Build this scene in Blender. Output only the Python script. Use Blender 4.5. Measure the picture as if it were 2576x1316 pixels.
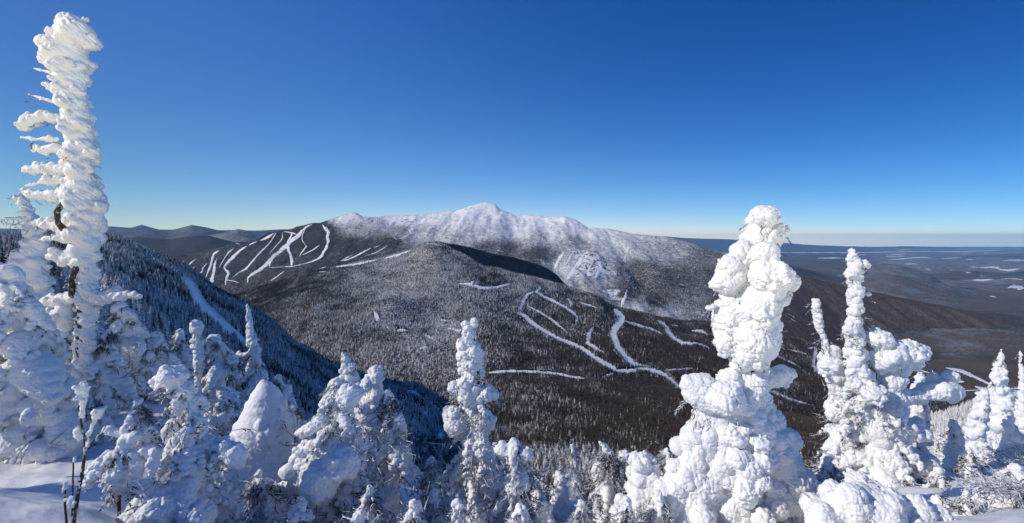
import bpy, math, random
import numpy as np
from mathutils import Vector

for o in list(bpy.data.objects): bpy.data.objects.remove(o)
scene = bpy.context.scene
COL = scene.collection
R = math.radians

# ------------------------------------------------------------------ camera, sky, sun, exposure
cam_d = bpy.data.cameras.new('camera')
cam_d.sensor_width = 36.0
cam_d.lens = 18.0 / math.tan(R(50))
cam_d.shift_y = -58.0 / 2576.0
cam_d.clip_start = 0.1
cam_d.clip_end = 200000.0
cam = bpy.data.objects.new('camera', cam_d)
cam.location = (0, 0, 0)
cam.rotation_euler = (R(90), 0, 0)
COL.objects.link(cam)
scene.camera = cam

SUN_AZ, SUN_EL = R(-105), R(31)
world = bpy.data.worlds.new("World")
scene.world = world
world.use_nodes = True
wn = world.node_tree
bgn = wn.nodes['Background']
sky = wn.nodes.new('ShaderNodeTexSky')
sky.sky_type = 'NISHITA'
sky.sun_disc = False
sky.sun_elevation = SUN_EL
sky.sun_rotation = -SUN_AZ
sky.altitude = 1500
sky.air_density = 1.0
sky.dust_density = 0.0
sky.ozone_density = 3.0
# the clear winter air of the place: the sky's own colour deepens upward and away from the sun
SKY_FIT = [[0.028, -5.352, 5.269, -1.606, 0.241, -4.832, -1.291], [0.084, -1.737, 2.663, -2.091, 0.35, -2.513, -0.863], [0.311, -0.422, 1.535, -1.122, 0.548, -2.418, -0.737]]
def _wm(op, a, b=None, clamp=False):
    x = wn.nodes.new('ShaderNodeMath'); x.operation = op; x.use_clamp = clamp
    for i, q in enumerate((a, b)):
        if q is None: continue
        if isinstance(q, (int, float)): x.inputs[i].default_value = q
        else: wn.links.new(q, x.inputs[i])
    return x.outputs[0]
_tc = wn.nodes.new('ShaderNodeTexCoord'); _sx = wn.nodes.new('ShaderNodeSeparateXYZ')
wn.links.new(_tc.outputs['Generated'], _sx.inputs[0])
_z = _wm('MINIMUM', _wm('MAXIMUM', _sx.outputs[2], 0.0), 0.48)
_x = _wm('MINIMUM', _wm('MAXIMUM', _sx.outputs[0], -0.7), 0.78)
_terms = [None, _z, _wm('MULTIPLY', _z, _z), None, _x, _wm('MULTIPLY', _x, _z), _wm('MULTIPLY', _x, _x)]
_terms[3] = _wm('MULTIPLY', _terms[2], _z)
_cx = wn.nodes.new('ShaderNodeCombineXYZ'); wn.links.new(_sx.outputs[0], _cx.inputs[0]); wn.links.new(_sx.outputs[1], _cx.inputs[1]); wn.links.new(_wm('MAXIMUM', _sx.outputs[2], 0.012), _cx.inputs[2]); wn.links.new(_cx.outputs[0], sky.inputs['Vector'])
_ss = wn.nodes.new('ShaderNodeSeparateColor'); _sc = wn.nodes.new('ShaderNodeCombineColor')
wn.links.new(sky.outputs[0], _ss.inputs[0])
for _c in range(3):
    _e = SKY_FIT[_c][0]
    for _k in range(1, 7): _e = _wm('ADD', _e, _wm('MULTIPLY', _terms[_k], SKY_FIT[_c][_k]))
    _e = _wm('ADD', _e, _wm('MULTIPLY', _wm('EXPONENT', _wm('MULTIPLY', _z, -24.0)), (0.45, 0.29, 0.17)[_c]))
    _e = _wm('ADD', _e, _wm('MULTIPLY', _wm('MINIMUM', _wm('DIVIDE', 0.0097, _wm('MAXIMUM', _z, 0.001)), 1.0), (0.62, 0.44, 0.18)[_c]))
    wn.links.new(_wm('MULTIPLY', _ss.outputs[_c], _wm('EXPONENT', _e)), _sc.inputs[_c])
wn.links.new(_sc.outputs[0], bgn.inputs[0])
SKY_STRENGTH = 0.10
bgn.inputs[1].default_value = SKY_STRENGTH

sd = bpy.data.lights.new('sun', 'SUN')
sd.energy = 3.4
sd.angle = R(0.53)
sd.color = (1.0, 0.945, 0.85)
sun = bpy.data.objects.new('sun', sd)
sdir = Vector((math.sin(SUN_AZ) * math.cos(SUN_EL), math.cos(SUN_AZ) * math.cos(SUN_EL), math.sin(SUN_EL)))
sun.rotation_euler = sdir.to_track_quat('Z', 'Y').to_euler()
COL.objects.link(sun)

scene.view_settings.view_transform = 'Standard'
scene.view_settings.look = 'None'
scene.view_settings.exposure = 0.0
scene.view_settings.gamma = 1.0
scene.view_settings.use_curve_mapping = False
scene.cycles.max_bounces = 6
scene.cycles.diffuse_bounces = 3
scene.cycles.volume_bounces = 0

# ------------------------------------------------------------------ numeric helpers
F, U0, V0 = 1288.0 / math.tan(R(50)), 1288.0, 600.0
def P(u, v, Y): return ((u - U0) / F * Y, Y, (V0 - v) / F * Y)

def _hash(ix, iy, iz, seed):
    h = (ix.astype(np.uint32) * np.uint32(374761393) + iy.astype(np.uint32) * np.uint32(668265263)
         + iz.astype(np.uint32) * np.uint32(2147483647 - 7919) + np.uint32(seed * 974711 + 17))
    h = (h ^ (h >> np.uint32(13))) * np.uint32(1274126177)
    h = h ^ (h >> np.uint32(16))
    h = h * np.uint32(2246822519)
    return h ^ (h >> np.uint32(15))

_G = np.random.RandomState(5).normal(size=(256, 3)); _G /= np.linalg.norm(_G, axis=1)[:, None]
_G = (_G * 1.6).astype(np.float32)
def pnoise(p, seed=0):
    """gradient noise of points (N,3), about -1..1"""
    p = np.asarray(p, np.float32)
    i = np.floor(p).astype(np.int64); f = (p - i).astype(np.float32)
    w = f * f * f * (f * (f * 6 - 15) + 10)
    out = np.zeros(len(p), np.float32)
    for dx in (0, 1):
        wx = w[:, 0] if dx else 1 - w[:, 0]
        for dy in (0, 1):
            wy = w[:, 1] if dy else 1 - w[:, 1]
            for dz in (0, 1):
                wz = w[:, 2] if dz else 1 - w[:, 2]
                g = _G[(_hash(i[:, 0] + dx, i[:, 1] + dy, i[:, 2] + dz, seed) & np.uint32(255)).astype(np.int64)]
                out += wx * wy * wz * (g[:, 0] * (f[:, 0] - dx) + g[:, 1] * (f[:, 1] - dy) + g[:, 2] * (f[:, 2] - dz))
    return out
def fbm(p, octs=4, seed=0, gain=0.5, lac=2.03):
    p = np.asarray(p, np.float32); a, s, o = 1.0, 1.0, 0
    for k in range(octs):
        o = o + a * pnoise(p * s, seed + k); a *= gain; s *= lac
    return o

def mesh_obj(name, V, faces, mat, parent=None, smooth=True, attrs=None):
    """faces: an (M,3) or (M,4) array, or a list of such arrays"""
    me = bpy.data.meshes.new(name)
    V = np.ascontiguousarray(V, np.float32)
    fl = faces if isinstance(faces, list) else [faces]
    fl = [np.asarray(f, np.int32) for f in fl if len(f)]
    me.vertices.add(len(V)); me.vertices.foreach_set('co', V.ravel())
    loops = np.concatenate([f.ravel() for f in fl]) if fl else np.zeros(0, np.int32)
    tot = np.concatenate([np.full(len(f), f.shape[1], np.int32) for f in fl]) if fl else np.zeros(0, np.int32)
    st = np.concatenate([[0], np.cumsum(tot)[:-1]]).astype(np.int32) if len(tot) else tot
    me.loops.add(len(loops)); me.loops.foreach_set('vertex_index', loops)
    me.polygons.add(len(tot)); me.polygons.foreach_set('loop_start', st); me.polygons.foreach_set('loop_total', tot)
    me.update(calc_edges=True)
    me.polygons.foreach_set('use_smooth', np.full(len(tot), smooth))
    for k, a in (attrs or {}).items():
        at = me.attributes.new(k, 'FLOAT', 'POINT'); at.data.foreach_set('value', np.asarray(a, np.float32))
    if mat: me.materials.append(mat)
    ob = bpy.data.objects.new(name, me); COL.objects.link(ob)
    if parent: ob.parent = parent
    return ob

def tag(o, label=None, cat=None, group=None, kind=None):
    if label: o['label'] = label
    if cat: o['category'] = cat
    if group: o['group'] = group
    if kind: o['kind'] = kind
    return o

# ------------------------------------------------------------------ node helpers and materials
class NT:
    def __init__(s, name):
        s.m = bpy.data.materials.new(name); s.m.use_nodes = True
        s.t = s.m.node_tree; s.b = s.t.nodes['Principled BSDF']
        s.b.inputs['Specular IOR Level'].default_value = 0.15
    def n(s, typ, **kw):
        x = s.t.nodes.new(typ)
        for k, v in kw.items(): setattr(x, k, v)
        return x
    def set(s, inp, v):
        if hasattr(v, 'is_linked') or isinstance(v, bpy.types.NodeSocket): s.t.links.new(v, inp)
        else: inp.default_value = v
    def math(s, op, a, b=0.0, c=None, clamp=False):
        x = s.n('ShaderNodeMath', operation=op, use_clamp=clamp)
        s.set(x.inputs[0], a); s.set(x.inputs[1], b)
        if c is not None: s.set(x.inputs[2], c)
        return x.outputs[0]
    def noise(s, scale, detail=3, rough=0.55, vec=None, dist=0.0):
        x = s.n('ShaderNodeTexNoise'); x.inputs['Scale'].default_value = scale
        x.inputs['Detail'].default_value = detail; x.inputs['Roughness'].default_value = rough
        x.inputs['Distortion'].default_value = dist
        s.t.links.new(vec or s.pos(), x.inputs['Vector']); return x.outputs[0]
    def pos(s):
        if not hasattr(s, '_p'): s._p = s.n('ShaderNodeNewGeometry')
        return s._p.outputs['Position']
    def nz(s):
        s.pos(); x = s.n('ShaderNodeSeparateXYZ'); s.t.links.new(s._p.outputs['Normal'], x.inputs[0]); return x.outputs[2]
    def sep(s, v):
        x = s.n('ShaderNodeSeparateXYZ'); s.t.links.new(v, x.inputs[0]); return x.outputs
    def scaled(s, sx, sy, sz):
        x = s.n('ShaderNodeVectorMath', operation='MULTIPLY'); s.t.links.new(s.pos(), x.inputs[0]); x.inputs[1].default_value = (sx, sy, sz)
        return x.outputs[0]
    def attr(s, name, typ='GEOMETRY'):
        x = s.n('ShaderNodeAttribute', attribute_name=name, attribute_type=typ); return x.outputs['Fac']
    def mix(s, f, a, b):
        x = s.n('ShaderNodeMix', data_type='RGBA')
        s.set(x.inputs[0], f)
        for i, c in ((6, a), (7, b)):
            if isinstance(c, tuple): x.inputs[i].default_value = (*c, 1)
            else: s.t.links.new(c, x.inputs[i])
        return x.outputs[2]
    def ramp(s, f, lo, hi):
        x = s.n('ShaderNodeMapRange', interpolation_type='SMOOTHSTEP'); s.set(x.inputs[0], f)
        s.set(x.inputs[1], lo); s.set(x.inputs[2], hi); return x.outputs[0]
    def bump(s, h, strength=0.3, dist=0.02):
        x = s.n('ShaderNodeBump'); x.inputs['Strength'].default_value = strength; x.inputs['Distance'].default_value = dist
        s.t.links.new(h, x.inputs['Height']); s.t.links.new(x.outputs[0], s.b.inputs['Normal'])
    def done(s, col, rough=0.8):
        s.set(s.b.inputs['Base Color'], (*col, 1) if isinstance(col, tuple) else col)
        s.b.inputs['Roughness'].default_value = rough
        return s.m

SNOW = (0.83, 0.85, 0.88)
def m_snow(name='snow', grain=160.0, strength=0.35, dist=0.008):
    k = NT(name)
    g = k.noise(grain, 3, 0.7); g2 = k.noise(grain * 0.22, 3, 0.6)
    k.bump(k.math('ADD', k.math('MULTIPLY', g, 0.5), g2), strength, dist)
    c = k.mix(k.noise(2.3, 3), (0.80, 0.80, 0.79), (0.87, 0.87, 0.86))
    return k.done(c, 0.55)

def m_forest(name, dark=(0.016, 0.020, 0.019), snow=(0.80, 0.80, 0.79), lo=0.55, nzw=0.55, nscale=0.5):
    """conifer whose needles carry frost: 'frost' comes with each tree, snow settles on what faces up"""
    k = NT(name)
    fr = k.attr('frost', 'INSTANCER')
    a = k.math('ADD', k.math('MULTIPLY', k.nz(), nzw), k.math('MULTIPLY', k.noise(nscale, 3, 0.7), 0.9))
    a = k.math('ADD', a, k.math('MULTIPLY', fr, 1.3))
    f = k.ramp(a, lo + 0.45, lo + 1.15)
    return k.done(k.mix(f, dark, snow), 0.85)

def m_terrain(name, dark, snow=(0.78, 0.78, 0.77), scale=0.08, mid=None, streak=None, contrast=0.35, rock=None):
    """forest floor or far forest: 'frost' on the vertices sets how much of it is snow"""
    k = NT(name)
    fr = k.attr('frost')
    n = k.math('ADD', k.math('MULTIPLY', k.noise(scale, 4, 0.75), 0.75), k.math('MULTIPLY', k.noise(scale * 0.09, 4, 0.6), 0.35))
    a = k.math('SUBTRACT', k.math('ADD', n, fr), 0.55)
    f = k.ramp(a, 0.5 - contrast, 0.5 + contrast)
    d = dark
    if mid: d = k.mix(k.ramp(k.noise(scale * 0.05, 4, 0.6), 0.42, 0.6), dark, mid)
    c = k.mix(f, d, snow)
    if rock:
        cl = k.attr('cliff')
        rn = k.noise(0.020, 5, 0.7, k.scaled(1.9, 1.2, 0.32), 0.8)
        rf = k.ramp(k.math('ADD', rn, k.math('MULTIPLY', k.nz(), 0.30)), 0.70, 0.78)
        c = k.mix(k.ramp(k.math('ADD', cl, k.math('MULTIPLY', k.math('SUBTRACT', k.noise(0.005, 5, 0.65), 0.5), 3.2)), 0.45, 0.75), c, k.mix(rf, rock, (0.8, 0.8, 0.8)))
    if rock: c = k.mix(k.math('MULTIPLY', k.ramp(k.sep(k.pos())[0], 1500.0, 2600.0), k.math('SUBTRACT', 1.0, k.math('MULTIPLY', f, 0.6))), c, k.mix(k.noise(0.01, 4, 0.7), (0.075, 0.052, 0.04), (0.17, 0.125, 0.10)))
    k.bump(k.noise(scale * 1.5, 3, 0.7), 0.8, 0.35 / scale * 0.5)
    return k.done(c, 0.9)

# ------------------------------------------------------------------ terrain: sheets lofted through ridge lines at their real distances
def c2(x, y): return (x * 0.5, 658.0 + y * 0.5)
def c3(x, y): return (603.7 + x * .4393, 737.9 + y * .4393)
def c4(x, y): return (1140.4 + x * .4393, 737.9 + y * .4393)
def c5(x, y): return (1677.0 + x * .3569, 469.6 + y * .3569)
def c6(x, y): return (1610.0 + x * .3884, 805.0 + y * .3884)
def c7(x, y): return (402.5 + x * .28646, 469.6 + y * .28646)
def c8(x, y): return (1073.3 + x * .30588, 469.6 + y * .30588)

def pchip_rows(A, per):
    """A (K, N) knots along axis 0 -> monotone cubic with per samples a segment"""
    K = len(A); d = np.diff(A, axis=0); m = np.zeros_like(A)
    m[0], m[-1] = d[0], d[-1]
    for i in range(1, K - 1):
        a, b = d[i - 1], d[i]; same = a * b > 0
        m[i] = np.where(same, 2 * a * b / np.where(same, a + b, 1), 0)
    out = []
    for i in range(K - 1):
        n = per[i]
        for t in np.arange(n) / n:
            t2, t3 = t * t, t * t * t
            out.append((2*t3-3*t2+1)*A[i] + (t3-2*t2+t)*m[i] + (-2*t3+3*t2)*A[i+1] + (t3-t2)*m[i+1])
    out.append(A[-1]); return np.array(out)

class Sheet:
    def __init__(s, profs, u0, u1, du, per, noise=(), bumps=(), back=None, smooth=3, gain=None):
        """profs front to back, each [(u, v, Y)...]; back = list of (factor of Y, drop in metres) past the crest"""
        s.u = np.arange(u0, u1 + du, du, dtype=float); s.u0, s.du = u0, du
        YY, ZZ = [], []
        for pr in profs:
            pr = sorted(pr); pu = [p[0] for p in pr]
            v = np.interp(s.u, pu, [p[1] for p in pr]); Y = np.interp(s.u, pu, [p[2] for p in pr])
            if smooth:
                if len(YY) < len(profs) - 1:
                    kk = np.hanning(43)[1:-1]; kk /= kk.sum(); v = np.convolve(np.pad(v, 20, 'edge'), kk, 'valid'); Y = np.convolve(np.pad(Y, 20, 'edge'), kk, 'valid')
                elif len(YY) == len(profs) - 1:
                    kk = np.hanning(43)[1:-1]; kk /= kk.sum(); Y = np.convolve(np.pad(Y, 20, 'edge'), kk, 'valid')
                k = np.hanning(smooth + 2)[1:-1]; k /= k.sum(); pad = len(k) // 2
                v = np.convolve(np.pad(v, pad, 'edge'), k, 'valid'); Y = np.convolve(np.pad(Y, pad, 'edge'), k, 'valid')
            YY.append(Y); ZZ.append((V0 - v) / F * Y)
        s.kcrest = sum(per[:len(profs) - 1])
        for (fy, dz) in back or ():
            YY.append(YY[len(profs) - 1] * fy); ZZ.append(ZZ[len(profs) - 1] - dz)
        s.Y = pchip_rows(np.array(YY), per); s.Z = pchip_rows(np.array(ZZ), per)
        s.X = (s.u[None, :] - U0) / F * s.Y
        sh = s.X.shape
        calm = 1 - 0.85 * np.exp(-((np.arange(sh[0]) - s.kcrest) / (0.09 * s.kcrest)) ** 2)[:, None]
        for (wl, amp, octs, seed) in noise:
            wx, wy = wl if isinstance(wl, tuple) else (wl, wl)
            p = np.stack([s.X.ravel() / wx, s.Y.ravel() / wy, np.zeros(s.X.size)], 1)
            s.Z += amp * fbm(p, octs, seed).reshape(sh) * (calm if wx > 120 else 1.0) * (gain(s.Y) if gain and wx > 1000 else 1.0)
        for (bu, bv, bY, h, rx, ry) in bumps:
            bx = (bu - U0) / F * bY
            s.Z += h * np.exp(-((s.X - bx) / rx) ** 2 - ((s.Y - bY) / ry) ** 2)
        s.v = V0 - s.Z / s.Y * F
        # visible outline from the front: v only falls
        s.vis = np.minimum.accumulate(s.v, axis=0)
    def pts(s): return np.stack([s.X, s.Y, s.Z], 2)
    def col(s, j, v):
        """grid row (float) where column j shows at height v"""
        kmax = min(int(np.argmin(s.v[:, j])) + 1, s.v.shape[0])
        vv = s.vis[:kmax, j]
        return np.interp(-v, -vv, np.arange(kmax))
    def surf(s, u, v):
        j = min(max((u - s.u0) / s.du, 0), len(s.u) - 1.001); j0 = int(j); f = j - j0
        out = 0
        for jj, w in ((j0, 1 - f), (j0 + 1, f)):
            r = s.col(jj, v); r0 = min(int(r), s.v.shape[0] - 2); g = r - r0
            p = [(1 - g) * A[r0, jj] + g * A[r0 + 1, jj] for A in (s.X, s.Y, s.Z)]
            out = out + w * np.array(p)
        return out
    def bilin(s, r, j):
        r0 = np.clip(r.astype(int), 0, s.v.shape[0] - 2); j0 = np.clip(j.astype(int), 0, len(s.u) - 2)
        a, b = r - r0, j - j0
        f = lambda A: (1-a)*(1-b)*A[r0, j0] + a*(1-b)*A[r0+1, j0] + (1-a)*b*A[r0, j0+1] + a*b*A[r0+1, j0+1]
        return np.stack([f(s.X), f(s.Y), f(s.Z)], 1)
    def build(s, name, mat, frost=None, cliff=None):
        nr, nu = s.X.shape
        i = np.arange(nr * nu).reshape(nr, nu)
        fc = np.stack([i[:-1, :-1], i[:-1, 1:], i[1:, 1:], i[1:, :-1]], 2).reshape(-1, 4)
        at = {}
        U = np.broadcast_to(s.u[None, :], s.v.shape)
        if frost is not None: at['frost'] = frost(U.ravel(), s.v.ravel())
        if cliff is not None: at['cliff'] = cliff(U.ravel(), s.v.ravel())
        return tag(mesh_obj(name, s.pts().reshape(-1, 3), fc, mat, attrs=at), kind='structure')

def idw(ctrl, power=3.0):
    c = np.array(ctrl, float)
    def f(u, v):
        num = 0.0; den = 0.0
        for (a, b, val) in c:
            d = ((u - a) ** 2 + (1.6 * (v - b)) ** 2 + 60.0) ** (-power / 2); num = num + d * val; den = den + d
        return num / den
    return f

def dens(pl, step=2.5):
    out = []
    for a, b in zip(pl[:-1], pl[1:]):
        n = max(1, int(math.hypot(b[0] - a[0], b[1] - a[1]) / step))
        for k in range(n):
            t = k / n; out.append(tuple(a[i] + (b[i] - a[i]) * t for i in range(3)))
    out.append(pl[-1]); return out

RNG = np.random.RandomState(11)
def make_strip(name, sheet, pl, mat, lift, jag=0.25, thin=1.0):
    """snow opening laid on a slope; pl = [(u, v, width)]"""
    q = dens(pl); n = len(q)
    q = np.array(q)
    if n > 6:
        k = np.array([1, 2, 3, 2, 1]) / 9.0
        for c in range(3): q[:, c] = np.concatenate([q[:2, c], np.convolve(q[:, c], k, 'valid'), q[-2:, c]])
    d = np.gradient(q[:, :2], axis=0); d /= np.linalg.norm(d, axis=1)[:, None] + 1e-9
    nrm = np.stack([-d[:, 1], d[:, 0]], 1)
    m = 5; V = []
    ja = 1 + jag * RNG.uniform(-1, 1, (n, 2)) + .35 * np.stack([np.interp(np.arange(n), np.arange(0, n + 6, 5), RNG.uniform(-1, 1, len(np.arange(0, n + 6, 5)))) for _ in range(2)], 1)
    q[:, 2] *= thin * np.minimum(1, .35 + np.minimum(np.arange(n), np.arange(n)[::-1]) / 7.0)
    for i in range(n):
        w = q[i, 2] * 0.5
        for t in np.linspace(-1, 1, m):
            e = w * t * (ja[i, 0] if t < 0 else ja[i, 1])
            p = sheet.surf(q[i, 0] + nrm[i, 0] * e, q[i, 1] + nrm[i, 1] * e)
            V.append((p[0], p[1], p[2] + lift * (1 - 0.6 * abs(t))))
    i = np.arange(n * m).reshape(n, m)
    fc = np.stack([i[:-1, :-1], i[:-1, 1:], i[1:, 1:], i[1:, :-1]], 2).reshape(-1, 4)
    return tag(mesh_obj(name, V, fc, mat), kind='structure')

def strip_mask(strips, grow=0.0):
    segs = [(*a, *b) for pl in strips for a, b in zip(pl[:-1], pl[1:])]
    def f(u, v):
        hit = np.zeros(len(u), bool)
        for (u0, v0, w0, u1, v1, w1) in segs:
            dx, dy = u1 - u0, v1 - v0; L = dx * dx + dy * dy + 1e-9
            t = np.clip(((u - u0) * dx + (v - v0) * dy) / L, 0, 1)
            r = 0.5 * (w0 + (w1 - w0) * t) + grow
            hit |= (u - u0 - t * dx) ** 2 + (v - v0 - t * dy) ** 2 < r * r
        return hit
    return f

def T(c, k, *pts):
    """crop-pixel polyline with widths -> (u, v, width)"""
    return [(*c(p[0], p[1]), max(p[2] * k, 1.0)) for p in pts]
def W(*pts, w=10): return [(x, y, w) for x, y in pts]

# --- ridge lines
G_crest = ([(200, 695), (300, 682), (380, 668)] + [c7(*p) for p in ((110,630),(500,540),(700,490),(820,480),(960,410),(1080,390),(1130,385),(1250,345),(1330,328),(1400,322),
            (1500,290),(1600,260),(1660,240),(1690,231),(1730,232),(1765,255),(1785,268),(1900,275),(2000,262),(2150,258),(2300,245),(2430,235))]
           + [c8(*p) for p in ((200,200),(230,204),(300,183),(350,165),(400,148),(440,136),(480,131),(530,133),(560,142),(580,160),(600,186),(650,198),(700,218),(740,240),(790,234),
            (850,235),(1000,247),(1100,250),(1150,248),(1190,260),(1230,278),(1280,310),(1330,342),(1420,346),(1500,351),(1600,372),(1700,394),(1850,405),(2000,421),(2150,460),(2300,510),(2430,550))]
           + [(1880, 657), (1930, 675), (1977, 692), (2034, 701), (2080, 712), (2134, 725), (2250, 748), (2400, 778), (2560, 806), (2700, 830)])
def atY(line, *uy):
    a = [x[0] for x in uy]; b = [x[1] for x in uy]
    return [(p[0], p[1], float(np.interp(p[0], a, b))) for p in line]

def shoulder(line, wide, drop, least, fy):
    uu = np.arange(line[0][0], line[-1][0] + 4, 4.0); v = np.interp(uu, [p[0] for p in line], [p[1] for p in line]); Y = np.interp(uu, [p[0] for p in line], [p[2] for p in line])
    k = np.hanning(wide + 2)[1:-1]; k /= k.sum(); sm = np.convolve(np.pad(v, wide // 2, 'edge'), k, 'valid')[:len(uu)]
    return [(a, max(b + drop, c + least), y * fy) for a, b, c, y in zip(uu, sm, v, Y)]
G_line = atY(G_crest, (200,5200),(900,5200),(1250,5300),(1480,4800),(1640,4500),(1816,4200),(1977,3900),(2134,3700),(2700,3300))
mountain = Sheet([
    [(200,790,3600),(600,800,3400),(1000,770,3000),(1300,770,2800),(1430,780,2600),(1560,805,2450),(1700,840,2400),(1850,880,2350),(2000,915,2200),(2150,950,2150),(2350,985,2250),(2700,1030,2300)],
    [(200,735,4200),(430,705,4200),(600,690,4200),(800,655,4100),(1000,625,4000),(1250,608,4100),(1430,640,3800),(1560,685,3500),(1700,705,3400),(1850,745,3200),(2000,790,3000),(2150,840,2900),(2350,880,2800),(2700,920,2750)],
    shoulder(G_line, 61, 13, 7, 0.95), G_line],
    200, 2660, 2.5, [120, 95, 36, 14], smooth=1, back=[(1.3, 500)],
    noise=[(900, 22, 3, 3), ((210, 900), 24, 3, 9), (90, 7, 2, 15), (28, 3.5, 2, 21)],
    bumps=[(1290,0,4300,-55,120,700),(1620,0,3300,-45,90,600),(1500,0,3700,45,190,260),(1400,0,3500,-50,140,300)])

C_crest = [c7(*p) for p in ((500,985),(650,965),(900,880),(1100,830),(1300,752),(1400,735),(1560,700),(1900,640),(2200,555),(2330,500),(2450,490))] + \
          [c8(*p) for p in ((140,478),(300,560),(420,630),(470,660),(600,680),(700,715),(850,745),(1000,780),(1160,830),(1300,880),(1400,900),(1480,970),(1590,1010),(1700,1035),(1900,1085),(2100,1120),(2350,1130))] + \
          [(1927,842),(2070,864),(2150,890),(2300,945),(2450,1010),(2700,1090)]
basin = Sheet([
    [(500,1010,860),(1000,1000,860),(1500,1000,860),(1750,1010,880),(2000,1060,900),(2200,1120,920),(2700,1180,950)],
    [(500,940,1000),(1000,955,930),(1500,962,920),(1700,975,950),(2000,1020,980),(2200,1080,1000),(2700,1160,1040)],
    [(500,840,1400),(800,790,1350),(1000,800,1300),(1200,800,1280),(1350,820,1300),(1500,850,1250),(1700,890,1200),(1900,920,1250),(2100,955,1250),(2700,1120,1200)],
    atY(C_crest, (500,1900),(1000,2000),(1100,1900),(1200,1750),(1430,1700),(1600,1600),(2000,1650),(2300,1600),(2700,1500))],
    500, 2660, 2.5, [12, 70, 90, 12], smooth=3, back=[(1.25, 190)],
    noise=[(420, 13, 3, 31), (110, 4, 2, 35), (16, 1.0, 2, 38)],
    bumps=[(975,0,1330,38,75,80),(1085,0,1290,-14,60,110),(880,0,1180,20,80,80)])

spur = Sheet([
    [(1090,760,1930),(1160,760,1950),(1200,770,2000),(1300,790,2150),(1428,800,2450),(1520,840,2700)],
    [(1090,650,1960),(1116,640,1980),(1165,668,2050),(1217,692,2150),(1287,712,2330),(1379,732,2580),(1428,745,2720),(1520,800,2900)],
    [(1090,622,2000),(1105,614,2020)] + [(*c8(x, y), Y) for x, y, Y in ((140,466,2050),(200,475,2090),(350,500,2200),(560,560,2350),(700,580,2480),(800,610,2580),(900,640,2690),(1000,680,2800),(1080,740,2880),(1160,830,2950))] + [(1520,790,3050)]],
    1090, 1520, 2.5, [20, 60, 10], smooth=3, back=[(1.2, 300)], noise=[(200, 6, 3, 41), (16, 1.2, 2, 43)])

B_crest = [(-300,592),(0,598),(130,592),(250,594),(300,600)] + [c7(*p) for p in ((0,604),(100,645),(250,725),(400,835),(520,915),(650,975),(800,1065),(950,1155),(1100,1288))] + \
          [c3(*p) for p in ((300,285),(400,325),(500,395),(560,420))] + [(930,952),(1000,978),(1060,1010),(1110,1050),(1150,1100)]
flank = Sheet([
    [(-300,800,30),(0,830,42),(250,880,55),(480,1000,75),(700,1100,110),(850,1160,160),(1000,1200,230),(1150,1230,310)],
    [(-300,660,210),(0,655,230),(250,690,270),(350,745,285),(480,815,295),(600,895,300),(720,955,330),(850,1025,380),(1000,1075,440),(1150,1150,480)],
    atY(B_crest, (-300,380),(0,450),(250,620),(480,740),(600,740),(720,710),(850,680),(1000,640),(1150,590))],
    -300, 1150, 2.5, [80, 90, 14, 10], smooth=5, back=[(1.25, 75), (1.6, 230)], noise=[(90, 3.0, 3, 51), (9, 0.5, 2, 53)])

near_forest = Sheet([
    [(600,1380,110),(1100,1380,105),(1700,1380,105),(2300,1400,110)],
    [(600,1200,290),(1100,1190,290),(1500,1185,300),(1900,1190,310),(2300,1230,320)],
    [(600,1080,520),(1100,1065,540),(1500,1060,560),(1900,1075,580),(2300,1130,590)],
    [(600,1000,760),(1030,968,800),(1250,957,860),(1500,962,880),(1700,985,900),(1900,1030,890),(2300,1110,880)]],
    600, 2300, 2.5, [60, 60, 60, 8], smooth=5, back=[(1.12, 40)], noise=[(160, 5, 3, 61), (11, 0.7, 2, 63)],
    bumps=[(1100,0,700,-14,45,160)])

right_hill = Sheet([
    [(1900,1420,22),(2100,1400,20),(2576,1330,18),(2760,1300,18)],
    [(1900,1330,80),(2100,1250,75),(2300,1150,80),(2450,1090,90),(2576,1060,90),(2760,1040,90)],
    [(1900,1290,110),(2050,1205,130),(2150,1140,160),(2300,1080,210),(2400,1046,240),(2500,1010,270),(2576,990,290),(2760,965,310)]],
    1900, 2760, 3, [50, 50, 10, 8], smooth=5, back=[(1.3, 45), (1.8, 160)], noise=[(50, 2.2, 3, 71), (7, 0.4, 2, 73)])

valley = Sheet([[(u, V0 + 1.0 * F * d / Y, Y) for u in (-400, 3000)] for Y, d in
    ((950,500),(1700,575),(2600,645),(4000,740),(6500,830),(10000,890),(16000,930),(25000,962),(36000,984),(50000,1000),(57000,1130))],
    -400, 3000, 4, [30, 40, 50, 50, 40, 40, 30, 20, 16, 6], smooth=0,
    noise=[((2400, 1500), 130, 3, 80), (900, 26, 3, 81), (260, 8, 3, 84)], gain=lambda Y: np.clip((Y - 3500) / 3500, .15, 1) * np.clip(1.4 - Y / 30000, .3, 1),
    bumps=[(2235,0,8800,110,900,800),(2060,0,11500,120,1300,900),(1960,0,7000,150,900,1200),(2080,0,6600,110,900,900),(2500,0,14000,90,1500,900),(2330,0,6000,45,700,500),(2450,0,3300,30,600,400)])

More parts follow.
